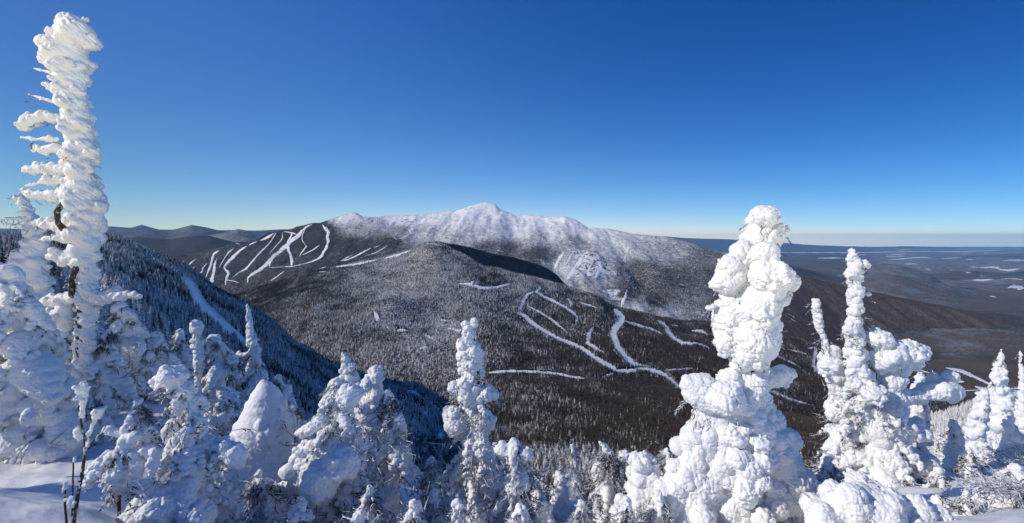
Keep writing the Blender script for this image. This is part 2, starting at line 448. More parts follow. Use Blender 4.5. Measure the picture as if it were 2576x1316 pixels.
def hill(crest, Y, base_v, Yb, noise):
    u = [p[0] for p in crest]
    return Sheet([[(u[0], base_v, Yb), (u[-1], base_v, Yb)], [(p[0], p[1], Y) for p in crest]],
                 u[0], u[-1], 3, [70, 8], smooth=3, back=[(1.2, 600)], noise=noise)
hills = [
    hill([(-300,580),(0,575),(100,577),(250,573),(280,570),(330,573),(357,566),(400,578),(640,580),(717,577),(800,579),(900,592)], 24000, 640, 17000, [(2500, 60, 3, 91)]),
    hill([(60,612),(150,600),(255,583),(330,575),(390,577),(425,579.5),(450,575),(482,566),(520,572),(565,583),(640,602),(800,650)], 11500, 660, 8500, [(1200, 30, 3, 92), (200, 8, 2, 93)]),
    hill([(430,640),(480,606),(530,592),(565,585),(600,576),(620,580),(644,590),(700,603),(760,620),(900,660)], 9000, 690, 6800, [(900, 22, 3, 94), (150, 6, 2, 95)]),
    hill([(100,615),(200,602),(300,598),(360,597),(431,602),(488,594),(528,594),(600,612),(700,650),(800,690)], 7400, 720, 5400, [(800, 22, 3, 96), (120, 5, 2, 97)]),
]
far_range = hill([(1500,592)] + [c5(*p) for p in ((0,352),(130,362),(250,366),(400,369),(510,375),(850,398),(1000,410),(1270,421),(1500,425),(1700,420),(2000,426),(2519,428))] + [(2900,622)],
                 47000, 640, 40000, [(5000, 45, 3, 98)])

# --- frost: how white the trees stand, by place
fr_mount = idw([(430,665,.25),(560,660,.3),(560,720,.33),(650,640,.3),(700,600,.15),(790,580,.02),(800,610,.05),(760,650,.35),(830,650,.30),(900,620,.22),(850,680,.2),(980,610,.25),
    (870,548,.75),(895,542,.75),(950,560,.62),(1000,550,.85),(1050,545,.9),(1100,540,.95),(900,575,.5),(1000,580,.5),(1080,580,.6),(1150,560,.75),(1150,600,.55),
    (1230,515,1.3),(1200,525,1.25),(1260,535,1.15),(1170,530,1.1),(1300,560,.85),(1250,575,.7),(1200,590,.62),(1220,620,.35),(1280,630,.35),(1350,550,1.0),(1430,552,1.0),(1400,575,.8),(1480,580,.8),
    (1350,600,.55),(1350,640,.3),(1450,610,.5),(1550,590,.72),(1600,620,.6),(1650,610,.6),(1700,630,.55),(1600,680,.38),(1700,700,.32),(1750,660,.42),(1800,650,.4),(1650,760,.28),(1580,740,.3),
    (1400,690,.55),(1420,720,.6),(1480,730,.55),(1500,755,.4),(1600,775,.6),(1680,790,.55),(1750,790,.45),(1800,780,.35),(1850,700,.2),(1950,760,.12),(2000,720,.05),(2080,750,.08),(2000,830,.22),(1950,860,.2),(2100,800,.2),(2200,820,.15),(2150,880,.12),(2400,900,.1)])
def cliff_m(u, v):
    return np.exp(-((u - 1480) / 62.0) ** 4 - ((v - (668 + (u - 1480) * 0.12)) / 44.0) ** 4) + 0.8 * np.exp(-((u - 1540) / 30.0) ** 2 - ((v - 735) / 22.0) ** 2) \
        + 0.6 * np.exp(-((u - 1030) / 55.0) ** 2 - ((v - 556) / 7.0) ** 2) + 0.7 * np.exp(-((u - 893) / 16.0) ** 2 - ((v - 541) / 5.0) ** 2)
fr_basin = idw([(600,760,.10),(700,730,.08),(800,720,.12),(850,690,.25),(900,700,.38),(980,660,.42),(1060,630,.45),(1100,625,.3),(1120,680,.42),(1180,690,.35),(1250,700,.22),(1000,740,.42),(900,760,.3),(750,790,.28),
    (1150,760,.38),(1300,730,.36),(1400,730,.3),(960,790,.40),(1000,800,.42),(1060,820,.36),(930,830,.35),(850,850,.28),(1120,830,.45),(1180,880,.4),(1250,850,.22),(1300,900,.18),(1400,820,.2),(1500,800,.2),(1450,900,.12),
    (1600,830,.14),(1560,900,.12),(1700,860,.10),(1750,900,.14),(1950,900,.08),(2050,940,.1),(1950,980,.25),(2150,1000,.1)])
_fb = fr_basin
fr_basin = lambda u, v: _fb(u, v) + .06
fr_spur = idw([(1120,640,.12),(1250,665,.06),(1400,700,.02)])
fr_flank = idw([(0,640,.35),(300,640,.34),(450,700,.28),(300,760,.42),(550,800,.25),(650,880,.3),(480,860,.4),(800,950,.2),(900,1010,.25),(1050,1080,.3)])
fr_near = idw([(700,1150,.25),(1050,970,.3),(1200,990,.16),(1500,1000,.05),(1700,1050,.05),(1300,1080,.10),(1300,1170,.42),(1450,1160,.40),(1600,1150,.12),(1500,1100,.04),(1150,1130,.3),(1900,1120,.06),(2100,1180,.3)])
_fn = fr_near
fr_near = lambda u, v: _fn(u, v) + .13
_ff = fr_flank
fr_flank = lambda u, v: _ff(u, v) + .12
fr_right = idw([(2100,1200,.6),(2400,1080,.75),(2576,1020,.8),(2300,1200,.7)])
fr_valley = idw([(2200,690,.22),(2250,675,.3),(2050,700,.1),(2200,760,.12),(2300,800,.2),(2400,860,.22),(2500,780,.1),(2300,900,.1),(2500,950,.06),(2300,1000,.02),(2200,1050,.02),(2500,680,.25),(2100,650,.1)])
def fr_const(x): return lambda u, v: np.full(len(u), x)

M_snowpack = m_snow('snowpack', 30, 0.25, 0.03)
M_piste = NT('groomed_snow').done((0.86, 0.86, 0.855), 0.6)
M_mount = m_terrain('mountain_cover', snow=(0.87, 0.87, 0.86), dark=(0.040, 0.038, 0.035), scale=0.035, mid=(0.07, 0.058, 0.05), rock=(0.085, 0.078, 0.07), contrast=0.3)
M_basin = m_terrain('basin_cover', (0.045, 0.040, 0.036), scale=0.22, mid=(0.075, 0.06, 0.05), contrast=0.22)
M_hill = m_terrain('hill_cover', (0.030, 0.030, 0.032), scale=0.02, mid=(0.05, 0.045, 0.042), contrast=0.4)

def m_valley():
    k = NT('valley_cover')
    x, y, z = k.sep(k.pos())
    fr = k.attr('frost')
    far = k.ramp(y, 5500.0, 11000.0)
    n1 = k.noise(0.06, 4, 0.75); n2 = k.noise(0.0045, 4, 0.65); n3 = k.noise(0.0011, 5, 0.62); n4 = k.noise(0.00022, 4, 0.55)
    brown = k.mix(k.ramp(n2, 0.4, 0.62), (0.130, 0.094, 0.062), (0.080, 0.060, 0.043))
    con = k.ramp(k.math('ADD', n3, k.math('MULTIPLY', n2, 0.4)), 0.72, 0.84)
    base = k.mix(con, brown, (0.026, 0.030, 0.027))
    f = k.ramp(k.math('ADD', k.math('MULTIPLY', n1, 0.8), k.math('ADD', fr, k.math('MULTIPLY', n2, 0.7))), 0.86, 1.15)
    c = k.mix(k.math('MULTIPLY', f, 0.42), base, (0.6, 0.6, 0.62))
    # cleared farm fields and frozen lakes, white with snow
    fld = k.math('ADD', k.math('MULTIPLY', n3, 0.6), k.math('MULTIPLY', n4, 0.75))
    fld = k.math('MULTIPLY', k.ramp(fld, 0.86, 0.88), far)
    fld2 = k.ramp(k.noise(0.0022, 3, 0.5), 0.74, 0.75)
    fld = k.math('MAXIMUM', fld, k.math('MULTIPLY', fld2, far))
    c = k.mix(fld, c, (0.82, 0.84, 0.86))
    k.bump(n1, 0.9, 9.0)
    return k.done(c, 0.9)
M_valley = m_valley()

valley.build('valley', M_valley, fr_valley)
mountain.build('mountain', M_mount, lambda u, v: fr_mount(u, v) * 1.25 - .16, cliff_m)
basin.build('forest_ridge', M_basin, fr_basin)
spur.build('mountain_spur', M_basin, fr_spur)
flank.build('hillside', M_basin, lambda u, v: fr_flank(u, v) + 0.32)
near_forest.build('valley_slope', M_basin, fr_near)
right_hill.build('snowy_slope', M_basin, lambda u, v: fr_right(u, v) + 0.3)
for h, f in zip(hills, (.12, .22, .32, .02)): h.build('distant_hill', M_hill, fr_const(f))
def crop9(x, y): return (2200.3 + x * .20396, 523.3 + y * .20396)
for line, Y_, vb_, yb_, f_ in (
    ([(2040, 722), (2110, 692), (2160, 676)] + [crop9(*p) for p in ((0,698),(60,694),(180,689),(330,705),(450,738),(560,775),(700,830))] + [(2375, 716), (2410, 722)], 8500, 745, 7000, .24),
    ([(2020, 752), (2080, 722), (2150, 703)] + [crop9(*p) for p in ((0,850),(100,831),(230,821),(400,845),(520,873),(660,903),(950,958))] + [(2440, 735), (2480, 748)], 6300, 790, 5000, .20),
    ([(1840, 640), (1900, 652), (1977, 664), (2034, 678), (2123, 700), (2190, 724), (2240, 742)], 7000, 780, 5200, .08),
    ([(2400, 716), (2450, 702), (2500, 692), (2540, 686), (2576, 682), (2650, 678)], 9300, 740, 7800, .10),
    ([(2250, 700), (2330, 690), (2400, 684), (2460, 681), (2540, 688), (2600, 700)], 10500, 715, 9200, .05),
    ([(2300, 655), (2380, 648), (2450, 643), (2520, 640), (2576, 637), (2660, 636)], 22000, 662, 18500, .05)):
    hill(line, Y_, vb_, yb_, [(500, 12, 3, int(Y_) % 97), (120, 4, 2, 7)]).build('distant_hill', M_valley, fr_const(f_))
far_range.build('distant_range', M_hill, fr_const(0.1))

# --- ski trails, chutes, clearings
k7, k8, k4, k3, k6, k2 = .28646, .30588, .4393, .4393, .3884, .5
mount_trails = [
    T(c7,k7,(1425,332,12),(1445,365,26),(1482,395,30),(1470,440,32),(1480,490,30),(1450,550,28),(1420,610,24),(1370,645,14),(1300,670,7),(1180,700,7),(960,712,6)),
    T(c7,k7,(1335,334,12),(1290,348,18),(1240,395,24),(1220,430,38),(1180,455,36),(1130,500,36),(1060,560,34),(980,630,34),(940,680,34),(860,740,26),(770,800,22),(768,850,14)),
    T(c7,k7,(1085,393,8),(1160,408,14),(1215,425,16)),
    T(c7,k7,(1160,405,18),(1145,450,26),(1120,500,30),(1125,550,28),(1150,600,30),(1160,650,34),(1155,695,34)),
    T(c7,k7,(970,640,16),(962,705,20)),
    T(c7,k7,(1020,405,8),(1000,440,14),(960,500,12),(900,560,14),(860,600,12),(800,670,18),(760,720,18),(690,760,10)),
    T(c7,k7,(1000,410,12),(940,450,22),(880,475,14)), T(c7,k7,(850,482,10),(780,515,14)),
    T(c7,k7,(760,525,14),(700,560,26),(640,620,28),(590,670,24),(560,710,20),(600,760,32),(580,810,20),(575,870,12)),
    T(c7,k7,(650,540,10),(600,580,14),(560,640,8),(520,710,8)),
    T(c7,k7,(520,562,12),(470,590,22),(455,650,20),(440,700,22),(410,780,18),(395,830,10)),
    T(c7,k7,(500,630,12),(480,680,22),(470,760,26),(450,830,44),(445,870,40)),
    T(c7,k7,(415,670,12),(375,720,16),(370,750,14),(330,770,8)),
    T(c7,k7,(320,635,10),(270,670,16),(240,710,8)), T(c7,k7,(215,640,8),(200,670,8),(215,690,6)), T(c7,k7,(300,708,12),(270,740,14)),
    T(c7,k7,(1075,400,8),(1075,460,9),(1020,520,7),(960,590,6)), T(c7,k7,(1285,360,8),(1255,410,10),(1245,470,10),(1280,520,8)),
    T(c7,k7,(575,820,8),(640,828,9),(690,845,8)), T(c7,k7,(665,500,10),(700,505,8)), T(c7,k7,(1290,520,20),(1250,570,12),(1220,620,7)), T(c7,k7,(1400,515,12),(1340,560,14),(1250,600,8)),
    T(c7,k7,(1850,540,10),(1760,590,14),(1670,635,12),(1580,655,9)), T(c7,k7,(1690,600,8),(1590,648,8)), T(c7,k7,(1930,520,10),(1880,535,8)),
    T(c7,k7,(2000,520,6),(1900,580,7),(1800,612,6)), T(c7,k7,(2165,368,10),(2195,385,16),(2200,412,16),(2240,412,8)), T(c7,k7,(2215,415,8),(2110,460,9)),
    T(c7,k7,(2050,435,8),(2075,468,10)), T(c7,k7,(2390,322,12),(2370,360,14),(2340,390,9)), T(c7,k7,(1100,738,6),(1040,780,10),(970,830,9)), T(c7,k7,(1460,705,9),(1400,722,7)),
    T(c7,k7,(700,745,8),(640,800,9))]
chutes = [
    T(c8,k8,(1650,850,12),(1635,900,22),(1612,960,26),(1600,1002,22)), T(c8,k8,(1670,520,7),(1630,580,12),(1640,625,8)),
    T(c8,k8,(1285,575,22),(1230,660,34),(1190,720,36),(1150,770,20)), T(c8,k8,(1450,640,16),(1420,690,30),(1385,760,24)), T(c8,k8,(1130,540,18),(1080,610,24),(1050,680,14)),
    T(c8,k8,(1205,540,14),(1170,600,18),(1145,650,10)), T(c8,k8,(1135,408,12),(1110,425,14),(1098,465,6)), T(c8,k8,(1025,368,10),(980,380,14),(935,396,8)), T(c8,k8,(745,404,10),(710,425,16),(685,445,12)),
    T(c8,k8,(1305,368,8),(1270,400,10)), T(c8,k8,(1215,425,7),(1190,480,7)), T(c8,k8,(580,528,10),(630,538,12)), T(c8,k8,(1160,290,5),(1250,310,6)), T(c8,k8,(1920,600,10),(1945,603,8)), T(c8,k8,(1760,545,6),(1790,535,8))]
basin_trails = [
    T(c7,k7,(2205,560,10),(2100,600,20),(1970,632,14)), T(c7,k7,(1905,645,16),(1800,665,18),(1700,687,18),(1620,697,18),(1545,705,18)), T(c7,k7,(1470,748,8),(1400,750,14)), T(c7,k7,(2330,503,8),(2420,507,12),(2500,527,8)),
    T(c7,k7,(1640,738,8),(1580,742,6)),
    T(c8,k8,(265,800,16),(370,802,24),(430,830,26),(500,836,22),(600,822,20),(695,800,14)), T(c8,k8,(365,800,36),(395,772,16)),
    T(c8,k8,(905,800,14),(930,830,22),(900,865,30),(960,910,26),(1040,945,26),(1130,990,26),(1200,1040,26),(1240,1080,28),(1225,1140,24)),
    T(c8,k8,(880,862,24),(830,890,28),(800,930,30),(770,1000,30),(765,1050,32)) + T(c4,k4,(390,120,28),(450,175,26),(530,225,24),(620,270,26),(730,315,28),(800,365,30),(870,410,32),(940,445,36)),
    T(c4,k4,(655,30,14),(675,60,18),(668,85,12)), T(c4,k4,(720,50,10),(780,70,10),(830,85,7)),
    T(c4,k4,(800,190,12),(775,240,26),(768,290,28),(820,322,20),(880,355,8)),
    T(c4,k4,(920,92,30),(965,150,44),(925,200,54),(915,240,40),(940,310,34),(990,375,34),(1050,420,40),(1130,442,40),(1200,465,30),(1260,515,26),(1320,570,20)),
    T(c4,k4,(940,447,30),(1000,450,30),(1060,440,28),(1130,442,20)), T(c4,k4,(930,455,14),(860,480,10)),
    T(c4,k4,(980,158,8),(1060,185,12),(1130,205,12),(1200,235,12)), T(c4,k4,(1165,155,10),(1220,190,24),(1225,220,26),(1260,260,24),(1310,290,24),(1400,290,14),(1470,318,14)), T(c4,k4,(1365,215,14),(1420,220,22),(1466,242,8)),
    T(c4,k4,(420,70,7),(480,100,9),(560,150,10),(610,190,10),(655,230,8)), T(c4,k4,(1200,442,8),(1370,430,8)), T(c4,k4,(1245,180,6),(1285,188,10)),
    T(c6,k6,(1080,185,9),(1140,185,22),(1130,240,24),(1120,300,24),(1170,350,24),(1240,380,14)), T(c6,k6,(840,460,14),(920,490,16),(990,520,12),(1100,550,8)), T(c6,k6,(880,230,8),(990,280,10),(1040,310,10)), T(c6,k6,(960,190,7),(1080,222,9)),
    T(c3,k3,(770,110,22),(790,160,30)), T(c3,k3,(900,215,26),(960,215,12)), T(c3,k3,(1150,155,20),(1190,160,14)), T(c3,k3,(1190,200,10),(1290,225,14)), T(c3,k3,(1060,240,14),(1110,265,12)), T(c3,k3,(1030,315,18),(1080,310,12)), T(c3,k3,(840,185,14),(850,205,14))]
road_trails = [T(c4,k4,(195,470,12),(330,460,16),(470,464,14),(600,476,14),(660,490,14),(750,502,12))]
flank_trail = [T(c7,k7,(215,815,40),(250,845,72),(290,900,78),(330,985,84),(390,1070,84),(450,1120,74),(520,1180,66),(590,1240,60),(650,1288,54)) + T(c2,k2,(1190,370,26),(1245,425,18))]
near_trails = [T(c3,k3,(965,555,18),(1020,595,34),(1080,640,36),(1150,685,30)), T(c3,k3,(1080,735,60),(1120,765,60),(1160,830,40))]
valley_trails = [T(c6,k6,(1980,312,10),(2050,322,20),(2130,350,24),(2200,385,14),(2290,430,8)), T(c6,k6,(1790,320,7),(1890,350,7)), T(c6,k6,(1720,395,12),(1870,402,14),(2000,395,10),(2100,402,12)), T(c6,k6,(2170,432,14),(2230,450,26),(2290,460,20)), T(c6,k6,(2060,462,5),(2280,452,7)),
    ] + [[(2200.3 + x * .20396, 523.3 + y * .20396, w) for x, y, w in q] for q in (
    [(510,868,4*.25),(720,882,3.4),(880,872,4),(1000,848,3)], [(990,872,3),(1150,855,4.4),(1370,815,2.4)], [(1200,892,3),(1400,886,4),(1480,876,2)], [(1510,873,2),(1680,872,2.6),(1830,882,2)],
    [(1640,988,4),(1720,968,8),(1800,985,11),(1860,990,11)], [(1300,735,2.4),(1430,733,4),(1540,738,4),(1530,760,3),(1650,770,4),(1800,748,3)], [(1170,730,2),(1230,732,3),(1290,728,2)], [(370,690,2.6),(520,690,1.6)], [(620,745,3),(700,768,3)], [(520,735,2),(570,738,2)],
    [(140,580,2),(400,565,1.6)], [(140,602,2),(370,592,2.2)], [(190,638,2),(400,620,3),(560,610,3.4),(720,618,2)], [(820,626,1.6),(950,616,2.4),(1070,613,1.6)], [(1130,635,2.2),(1230,635,2)], [(1060,567,1.6),(1180,569,1.8)], [(1410,588,2),(1520,580,3),(1640,573,2)],
    [(1580,652,2),(1700,642,4.4),(1850,646,4)], [(-2000,556,1.6),(-900,552,2),(0,548,2.2),(300,541,1.4),(600,534,1.8),(1000,541,2.4),(1300,530,1.8),(1550,522,1.4)], [(280,520,2.2),(450,517,2)], [(880,1004,2.6),(960,1010,3)], [(1420,1088,4),(1500,1102,4)], [(665,905,3),(760,935,4.4),(940,958,4)],
    [(960,506,1),(1800,500,1)], [(-300,585,1.6),(-100,578,2)], [(-700,620,2),(-500,616,3),(-380,620,2)], [(-400,660,1.6),(-260,650,2)], [(1340,566,1.4),(1400,566,1.6)], [(1100,780,1.4),(1290,792,1.4)], [(830,860,1.4),(905,820,2)])]
for pl in mount_trails: make_strip('ski_trail', mountain, pl, M_piste, 3.0, .35, .85)
for pl in chutes: make_strip('snow_chute', mountain, pl, M_snowpack, 4.0, 0.4)
for pl in basin_trails: make_strip('ski_trail', basin, pl, M_piste, 1.3, .4, 1.12)
for pl in road_trails: make_strip('snow_road', basin, [(u, v - 6, w * 0.9) for u, v, w in pl], M_piste, 1.2, 0.2)
for pl in flank_trail: make_strip('ski_trail', flank, pl, M_piste, 0.4, 0.15, .85)
for pl in near_trails: make_strip('snow_clearing', near_forest, pl, M_piste, 0.7)
for pl in valley_trails: make_strip('snow_field', valley, pl, M_piste, 3.0, 0.3)

# ------------------------------------------------------------------ forests
def conifer(seed, tiers, nb, slim=0.2, ragged=0.25):
    """unit-height spruce: tiers of drooping branch fans round a stem; returns verts, tris"""
    r = np.random.RandomState(seed); V, Fc = [], []
    for t in range(tiers):
        f = (t + 0.3) / tiers; h = 0.06 + 0.9 * f
        rad = slim * (1 - f) ** 0.85 + 0.018
        a0 = r.uniform(0, 6.28)
        for b in range(nb if f < 0.75 else max(4, nb - 2)):
            a = a0 + 6.283 * b / nb + r.uniform(-.25, .25); L = rad * r.uniform(1 - ragged * 1.6, 1 + ragged)
            ca, sa = math.cos(a), math.sin(a); wd = L * r.uniform(.36, .55); dr = L * r.uniform(.35, .75)
            base = len(V); hh = h + r.uniform(-.3, .3) * 0.8 / tiers
            V += [(0, 0, hh + .02), (ca*L*.6 - sa*wd, sa*L*.6 + ca*wd, hh - dr*.75), (ca*L, sa*L, hh - dr), (ca*L*.6 + sa*wd, sa*L*.6 - ca*wd, hh - dr*.75), (ca*L*.55, sa*L*.55, hh - dr*.25)]
            Fc += [(base, base+4, base+1), (base+1, base+4, base+2), (base+2, base+4, base+3), (base+3, base+4, base)]
    base = len(V)
    V += [(0, 0, 1.02), (.018, 0, .86), (-.009, .016, .86), (-.009, -.016, .86)]
    Fc += [(base, base+1, base+2), (base, base+2, base+3), (base, base+3, base+1)]
    return np.array(V, float), np.array(Fc)

def bare_tree(seed, n=34):
    r = np.random.RandomState(seed); V, Fc = [], []
    def stick(p, q, w):
        p, q = np.array(p, float), np.array(q, float); d = q - p; s1 = np.cross(d, r.normal(size=3)); s1 /= np.linalg.norm(s1) + 1e-9
        s2 = np.cross(d, s1); s2 /= np.linalg.norm(s2) + 1e-9; b = len(V)
        V.extend([p + s1*w, p - s1*w*.5 + s2*w*.87, p - s1*w*.5 - s2*w*.87, q]); Fc.extend([(b, b+1, b+3), (b+1, b+2, b+3), (b+2, b, b+3)])
    stick((0, 0, 0), (0, 0, .95), .016)
    for k in range(n):
        h = r.uniform(.25, .75); a = r.uniform(0, 6.28); L = r.uniform(.15, .36) * (1.2 - h * .6)
        stick((0, 0, h), (math.cos(a)*L, math.sin(a)*L, h + r.uniform(.1, .35)), .011)
    return np.array(V), np.array(Fc)

def kinds(name, metas, mat):
    """a collection that is not in the scene: the kinds of tree a forest is grown from"""
    c = bpy.data.collections.new(name)
    for i, (V, Fc) in enumerate(metas):
        o = mesh_obj('kind_%02d' % i, V, Fc, mat, smooth=False); COL.objects.unlink(o); c.objects.link(o)
    return c
M_spruce = m_forest('frosted_spruce', dark=(0.026, 0.030, 0.027), nzw=0.5, nscale=0.35, lo=0.5)
M_far_spruce = m_forest('frosted_far_spruce', dark=(0.034, 0.034, 0.032), nzw=0.4, nscale=0.08, lo=0.5)
M_bark = NT('bark').done((0.05, 0.038, 0.03), 0.9)
M_bare = m_forest('bare_hardwood', dark=(0.095, 0.070, 0.058), snow=(0.55, 0.53, 0.51), nzw=0.2, nscale=0.05, lo=0.62)
near_meta = [conifer(100 + i, 13, 8, .17 + .02 * (i % 3)) for i in range(6)]
K_near = kinds('spruce_near', near_meta, M_spruce)
K_mid = kinds('spruce_mid', [conifer(200 + i, 6, 6, .20 + .02 * (i % 3), .3) for i in range(6)], M_spruce)
K_far = kinds('spruce_far', [conifer(300 + i, 3, 5, .26, .3) for i in range(5)], M_far_spruce)
K_bare = kinds('hardwood', [bare_tree(400 + i) for i in range(5)], M_bare)

def scatter_pts(sheet, n, frost, mask, seed, ulim=(-60, 2640), vmax=1340, past=4, sel=None, dens_fn=None, spread=0.16):
    r = np.random.RandomState(seed)
    p = sheet.pts(); e1 = p[1:, :-1] - p[:-1, :-1]; e2 = p[:-1, 1:] - p[:-1, :-1]
    area = np.linalg.norm(np.cross(e1, e2), axis=2)
    ucol = np.broadcast_to(sheet.u[None, :-1], area.shape); vv = sheet.v[:-1, :-1]
    seen = (vv - sheet.vis[:-1, :-1]) < 4.0 + 0 * vv
    rows = np.arange(area.shape[0])[:, None]
    ok = seen & (ucol > ulim[0]) & (ucol < ulim[1]) & (vv < vmax) & (rows < np.argmin(sheet.v, axis=0)[None, :-1] + past)
    w = area * ok
    if dens_fn is not None: w = w * dens_fn(ucol.ravel(), vv.ravel()).reshape(w.shape)
    cum = np.cumsum(w.ravel()); q = np.searchsorted(cum, r.uniform(0, cum[-1], n))
    ri, ci = np.unravel_index(np.minimum(q, w.size - 1), w.shape)
    rr, cc = ri + r.uniform(0, 1, n), ci + r.uniform(0, 1, n)
    pt = sheet.bilin(rr, cc)
    u = U0 + pt[:, 0] / pt[:, 1] * F; v = V0 - pt[:, 2] / pt[:, 1] * F
    keep = ~mask(u, v) if mask else np.ones(n, bool)
    if sel is not None: keep &= sel(u, v, r)
    pt, u, v = pt[keep], u[keep], v[keep]
    f0 = frost(u, v); fr = f0 + spread * np.clip(f0 * 2.2, .25, 1) * r.normal(size=len(u)) + 0.25 * fbm(pt / 60.0, 3, seed)
    return pt, fr, r

def grow(name, coll, pt, fr, hs, r, label, nk, wide=1.0):
    """one object for a wood nobody could count: a tree instanced on every point"""
    n = len(pt); me = bpy.data.meshes.new(name); me.vertices.add(n); me.vertices.foreach_set('co', np.ascontiguousarray(pt, np.float32).ravel())
    for k, t, d in (('frost', 'FLOAT', fr), ('variant', 'INT', r.randint(0, nk, n))):
        me.attributes.new(k, t, 'POINT').data.foreach_set('value', np.asarray(d, np.float32 if t == 'FLOAT' else np.int32))
    rot = np.stack([r.normal(0, .05, n), r.normal(0, .05, n), r.uniform(0, 6.28, n)], 1).astype(np.float32)
    sc = np.stack([hs * r.uniform(.8, 1.25, n) * wide, hs * r.uniform(.8, 1.25, n) * wide, hs], 1).astype(np.float32)
    me.attributes.new('rot', 'FLOAT_VECTOR', 'POINT').data.foreach_set('vector', rot.ravel())
    me.attributes.new('size', 'FLOAT_VECTOR', 'POINT').data.foreach_set('vector', sc.ravel())
    ob = bpy.data.objects.new(name, me); COL.objects.link(ob)
    g = bpy.data.node_groups.new(name, 'GeometryNodeTree')
    g.interface.new_socket('Geometry', in_out='INPUT', socket_type='NodeSocketGeometry'); g.interface.new_socket('Geometry', in_out='OUTPUT', socket_type='NodeSocketGeometry')
    N = g.nodes; gi, go = N.new('NodeGroupInput'), N.new('NodeGroupOutput')
    ip = N.new('GeometryNodeInstanceOnPoints'); ci = N.new('GeometryNodeCollectionInfo')
    ci.inputs['Collection'].default_value = coll; ci.inputs['Separate Children'].default_value = True; ci.inputs['Reset Children'].default_value = True
    def na(nm, ty):
        x = N.new('GeometryNodeInputNamedAttribute'); x.data_type = ty; x.inputs['Name'].default_value = nm; return x.outputs['Attribute']
    l = g.links.new
    l(gi.outputs[0], ip.inputs['Points']); l(ci.outputs[0], ip.inputs['Instance']); ip.inputs['Pick Instance'].default_value = True
    l(na('variant', 'INT'), ip.inputs['Instance Index']); l(na('rot', 'FLOAT_VECTOR'), ip.inputs['Rotation']); l(na('size', 'FLOAT_VECTOR'), ip.inputs['Scale'])
    l(ip.outputs[0], go.inputs[0])
    ob.modifiers.new('grow', 'NODES').node_group = g
    return tag(ob, label, 'forest', kind='stuff')

mk_b = strip_mask(basin_trails + [[(u, v - 6, w * 1.6) for u, v, w in pl] for pl in road_trails], -0.4); mk_m = strip_mask(mount_trails + chutes, -0.8); mk_f = strip_mask(flank_trail, 3.0); mk_n = strip_mask(near_trails + [[(u, v + 6, w + 8) for u, v, w in pl] for pl in road_trails], 2.0)
hard = idw([(1300,950,.5),(1450,920,.4),(1560,900,.8),(1700,880,.8),(1950,930,.6),(1250,880,.2),(1100,800,.0),(800,760,.0),(1350,830,.1),(1480,800,.2),(1600,820,.35),(1720,840,.4),(2000,900,.5),(2100,980,.9),(1300,700,.0),
            (1700,1000,.8),(1600,1060,.75),(1400,1040,.45),(1300,1100,.3),(1450,1170,.15),(1150,990,.1),(1900,1100,.8),(1250,1000,.35)])
def conif(u, v, r): return r.uniform(0, 1, len(u)) > hard(u, v)
def decid(u, v, r): return r.uniform(0, 1, len(u)) < hard(u, v)

pt, fr, r = scatter_pts(mountain, 170000, lambda u, v: fr_mount(u, v) * 1.15 - .12, mk_m, 501, past=8, spread=.3, sel=lambda u, v, r: r.uniform(0, 1, len(u)) > np.clip((u - 1850) / 160, 0, .8) + np.clip(cliff_m(u, v), 0, .85) + np.clip((fr_mount(u, v) - .55) * 1.7, 0, .9))
grow('mountain_forest', K_far, pt, fr, r.uniform(7, 14, len(pt)), r, 'frosted forest covering the far snow-capped mountain', 5, 1.1)
pt, fr, r = scatter_pts(mountain, 60000, lambda u, v: fr_mount(u, v) * .7, None, 511, ulim=(1820, 2640))
grow('hardwood_forest', K_bare, pt, fr, r.uniform(8, 14, len(pt)), r, 'brown leafless woods on the right foot of the snow-capped mountain', 5)
pt, fr, r = scatter_pts(basin, 120000, fr_basin, mk_b, 502, sel=conif)
grow('ridge_forest', K_mid, pt, fr, r.uniform(5, 10, len(pt)), r, 'dark conifer forest on the middle ridge around the ski trails', 6)
ed = []; re_ = np.random.RandomState(612)
for pl in basin_trails:
    if max(p[2] for p in pl) < 8: continue
    q = dens(pl, 1.3)
    for a, b in zip(q[:-1], q[1:]):
        L_ = math.hypot(b[0]-a[0], b[1]-a[1]) + 1e-6; nx, ny = -(b[1]-a[1])/L_, (b[0]-a[0])/L_
        for sd_ in (-1, 1):
            e_ = sd_ * (a[2] * .5 + re_.uniform(.2, 2.6)); ed.append(basin.surf(a[0] + nx*e_, a[1] + ny*e_))
ed = np.array(ed); re2 = np.random.RandomState(613)
grow('trailside_forest', K_mid, ed, .12 + .2 * re2.normal(size=len(ed)), re2.uniform(7, 12, len(ed)), re2, 'dark conifers lining the ski trails of the middle ridge', 6)
pt, fr, r = scatter_pts(basin, 110000, fr_basin, mk_b, 503, sel=decid)
grow('hardwood_forest', K_bare, pt, fr - .1, r.uniform(7, 11, len(pt)), r, 'bare brown hardwoods between the ski trails', 5)
pt, fr, r = scatter_pts(spur, 30000, fr_spur, None, 504)
grow('spur_forest', K_mid, pt, fr, r.uniform(5, 9, len(pt)), r, 'shaded conifers on the dark spur below the white summit', 6)
near_sets = []
pt, fr, r = scatter_pts(flank, 26000, fr_flank, mk_f, 505, ulim=(-60, 1180))
near_sets.append(('flank', pt, fr, r.uniform(3.2, 8.2, len(pt)), r))
pt, fr, r = scatter_pts(near_forest, 42000, fr_near, mk_n, 506, sel=conif, vmax=1330)
near_sets.append(('near', pt, fr, r.uniform(3.5, 9.5, len(pt)), r))
pt, fr, r = scatter_pts(right_hill, 3600, fr_right, None, 507, vmax=1330)
near_sets.append(('right', pt, fr, r.uniform(2.0, 4.6, len(pt)), r))
pt, fr, r = scatter_pts(near_forest, 45000, fr_near, mk_n, 508, sel=decid)
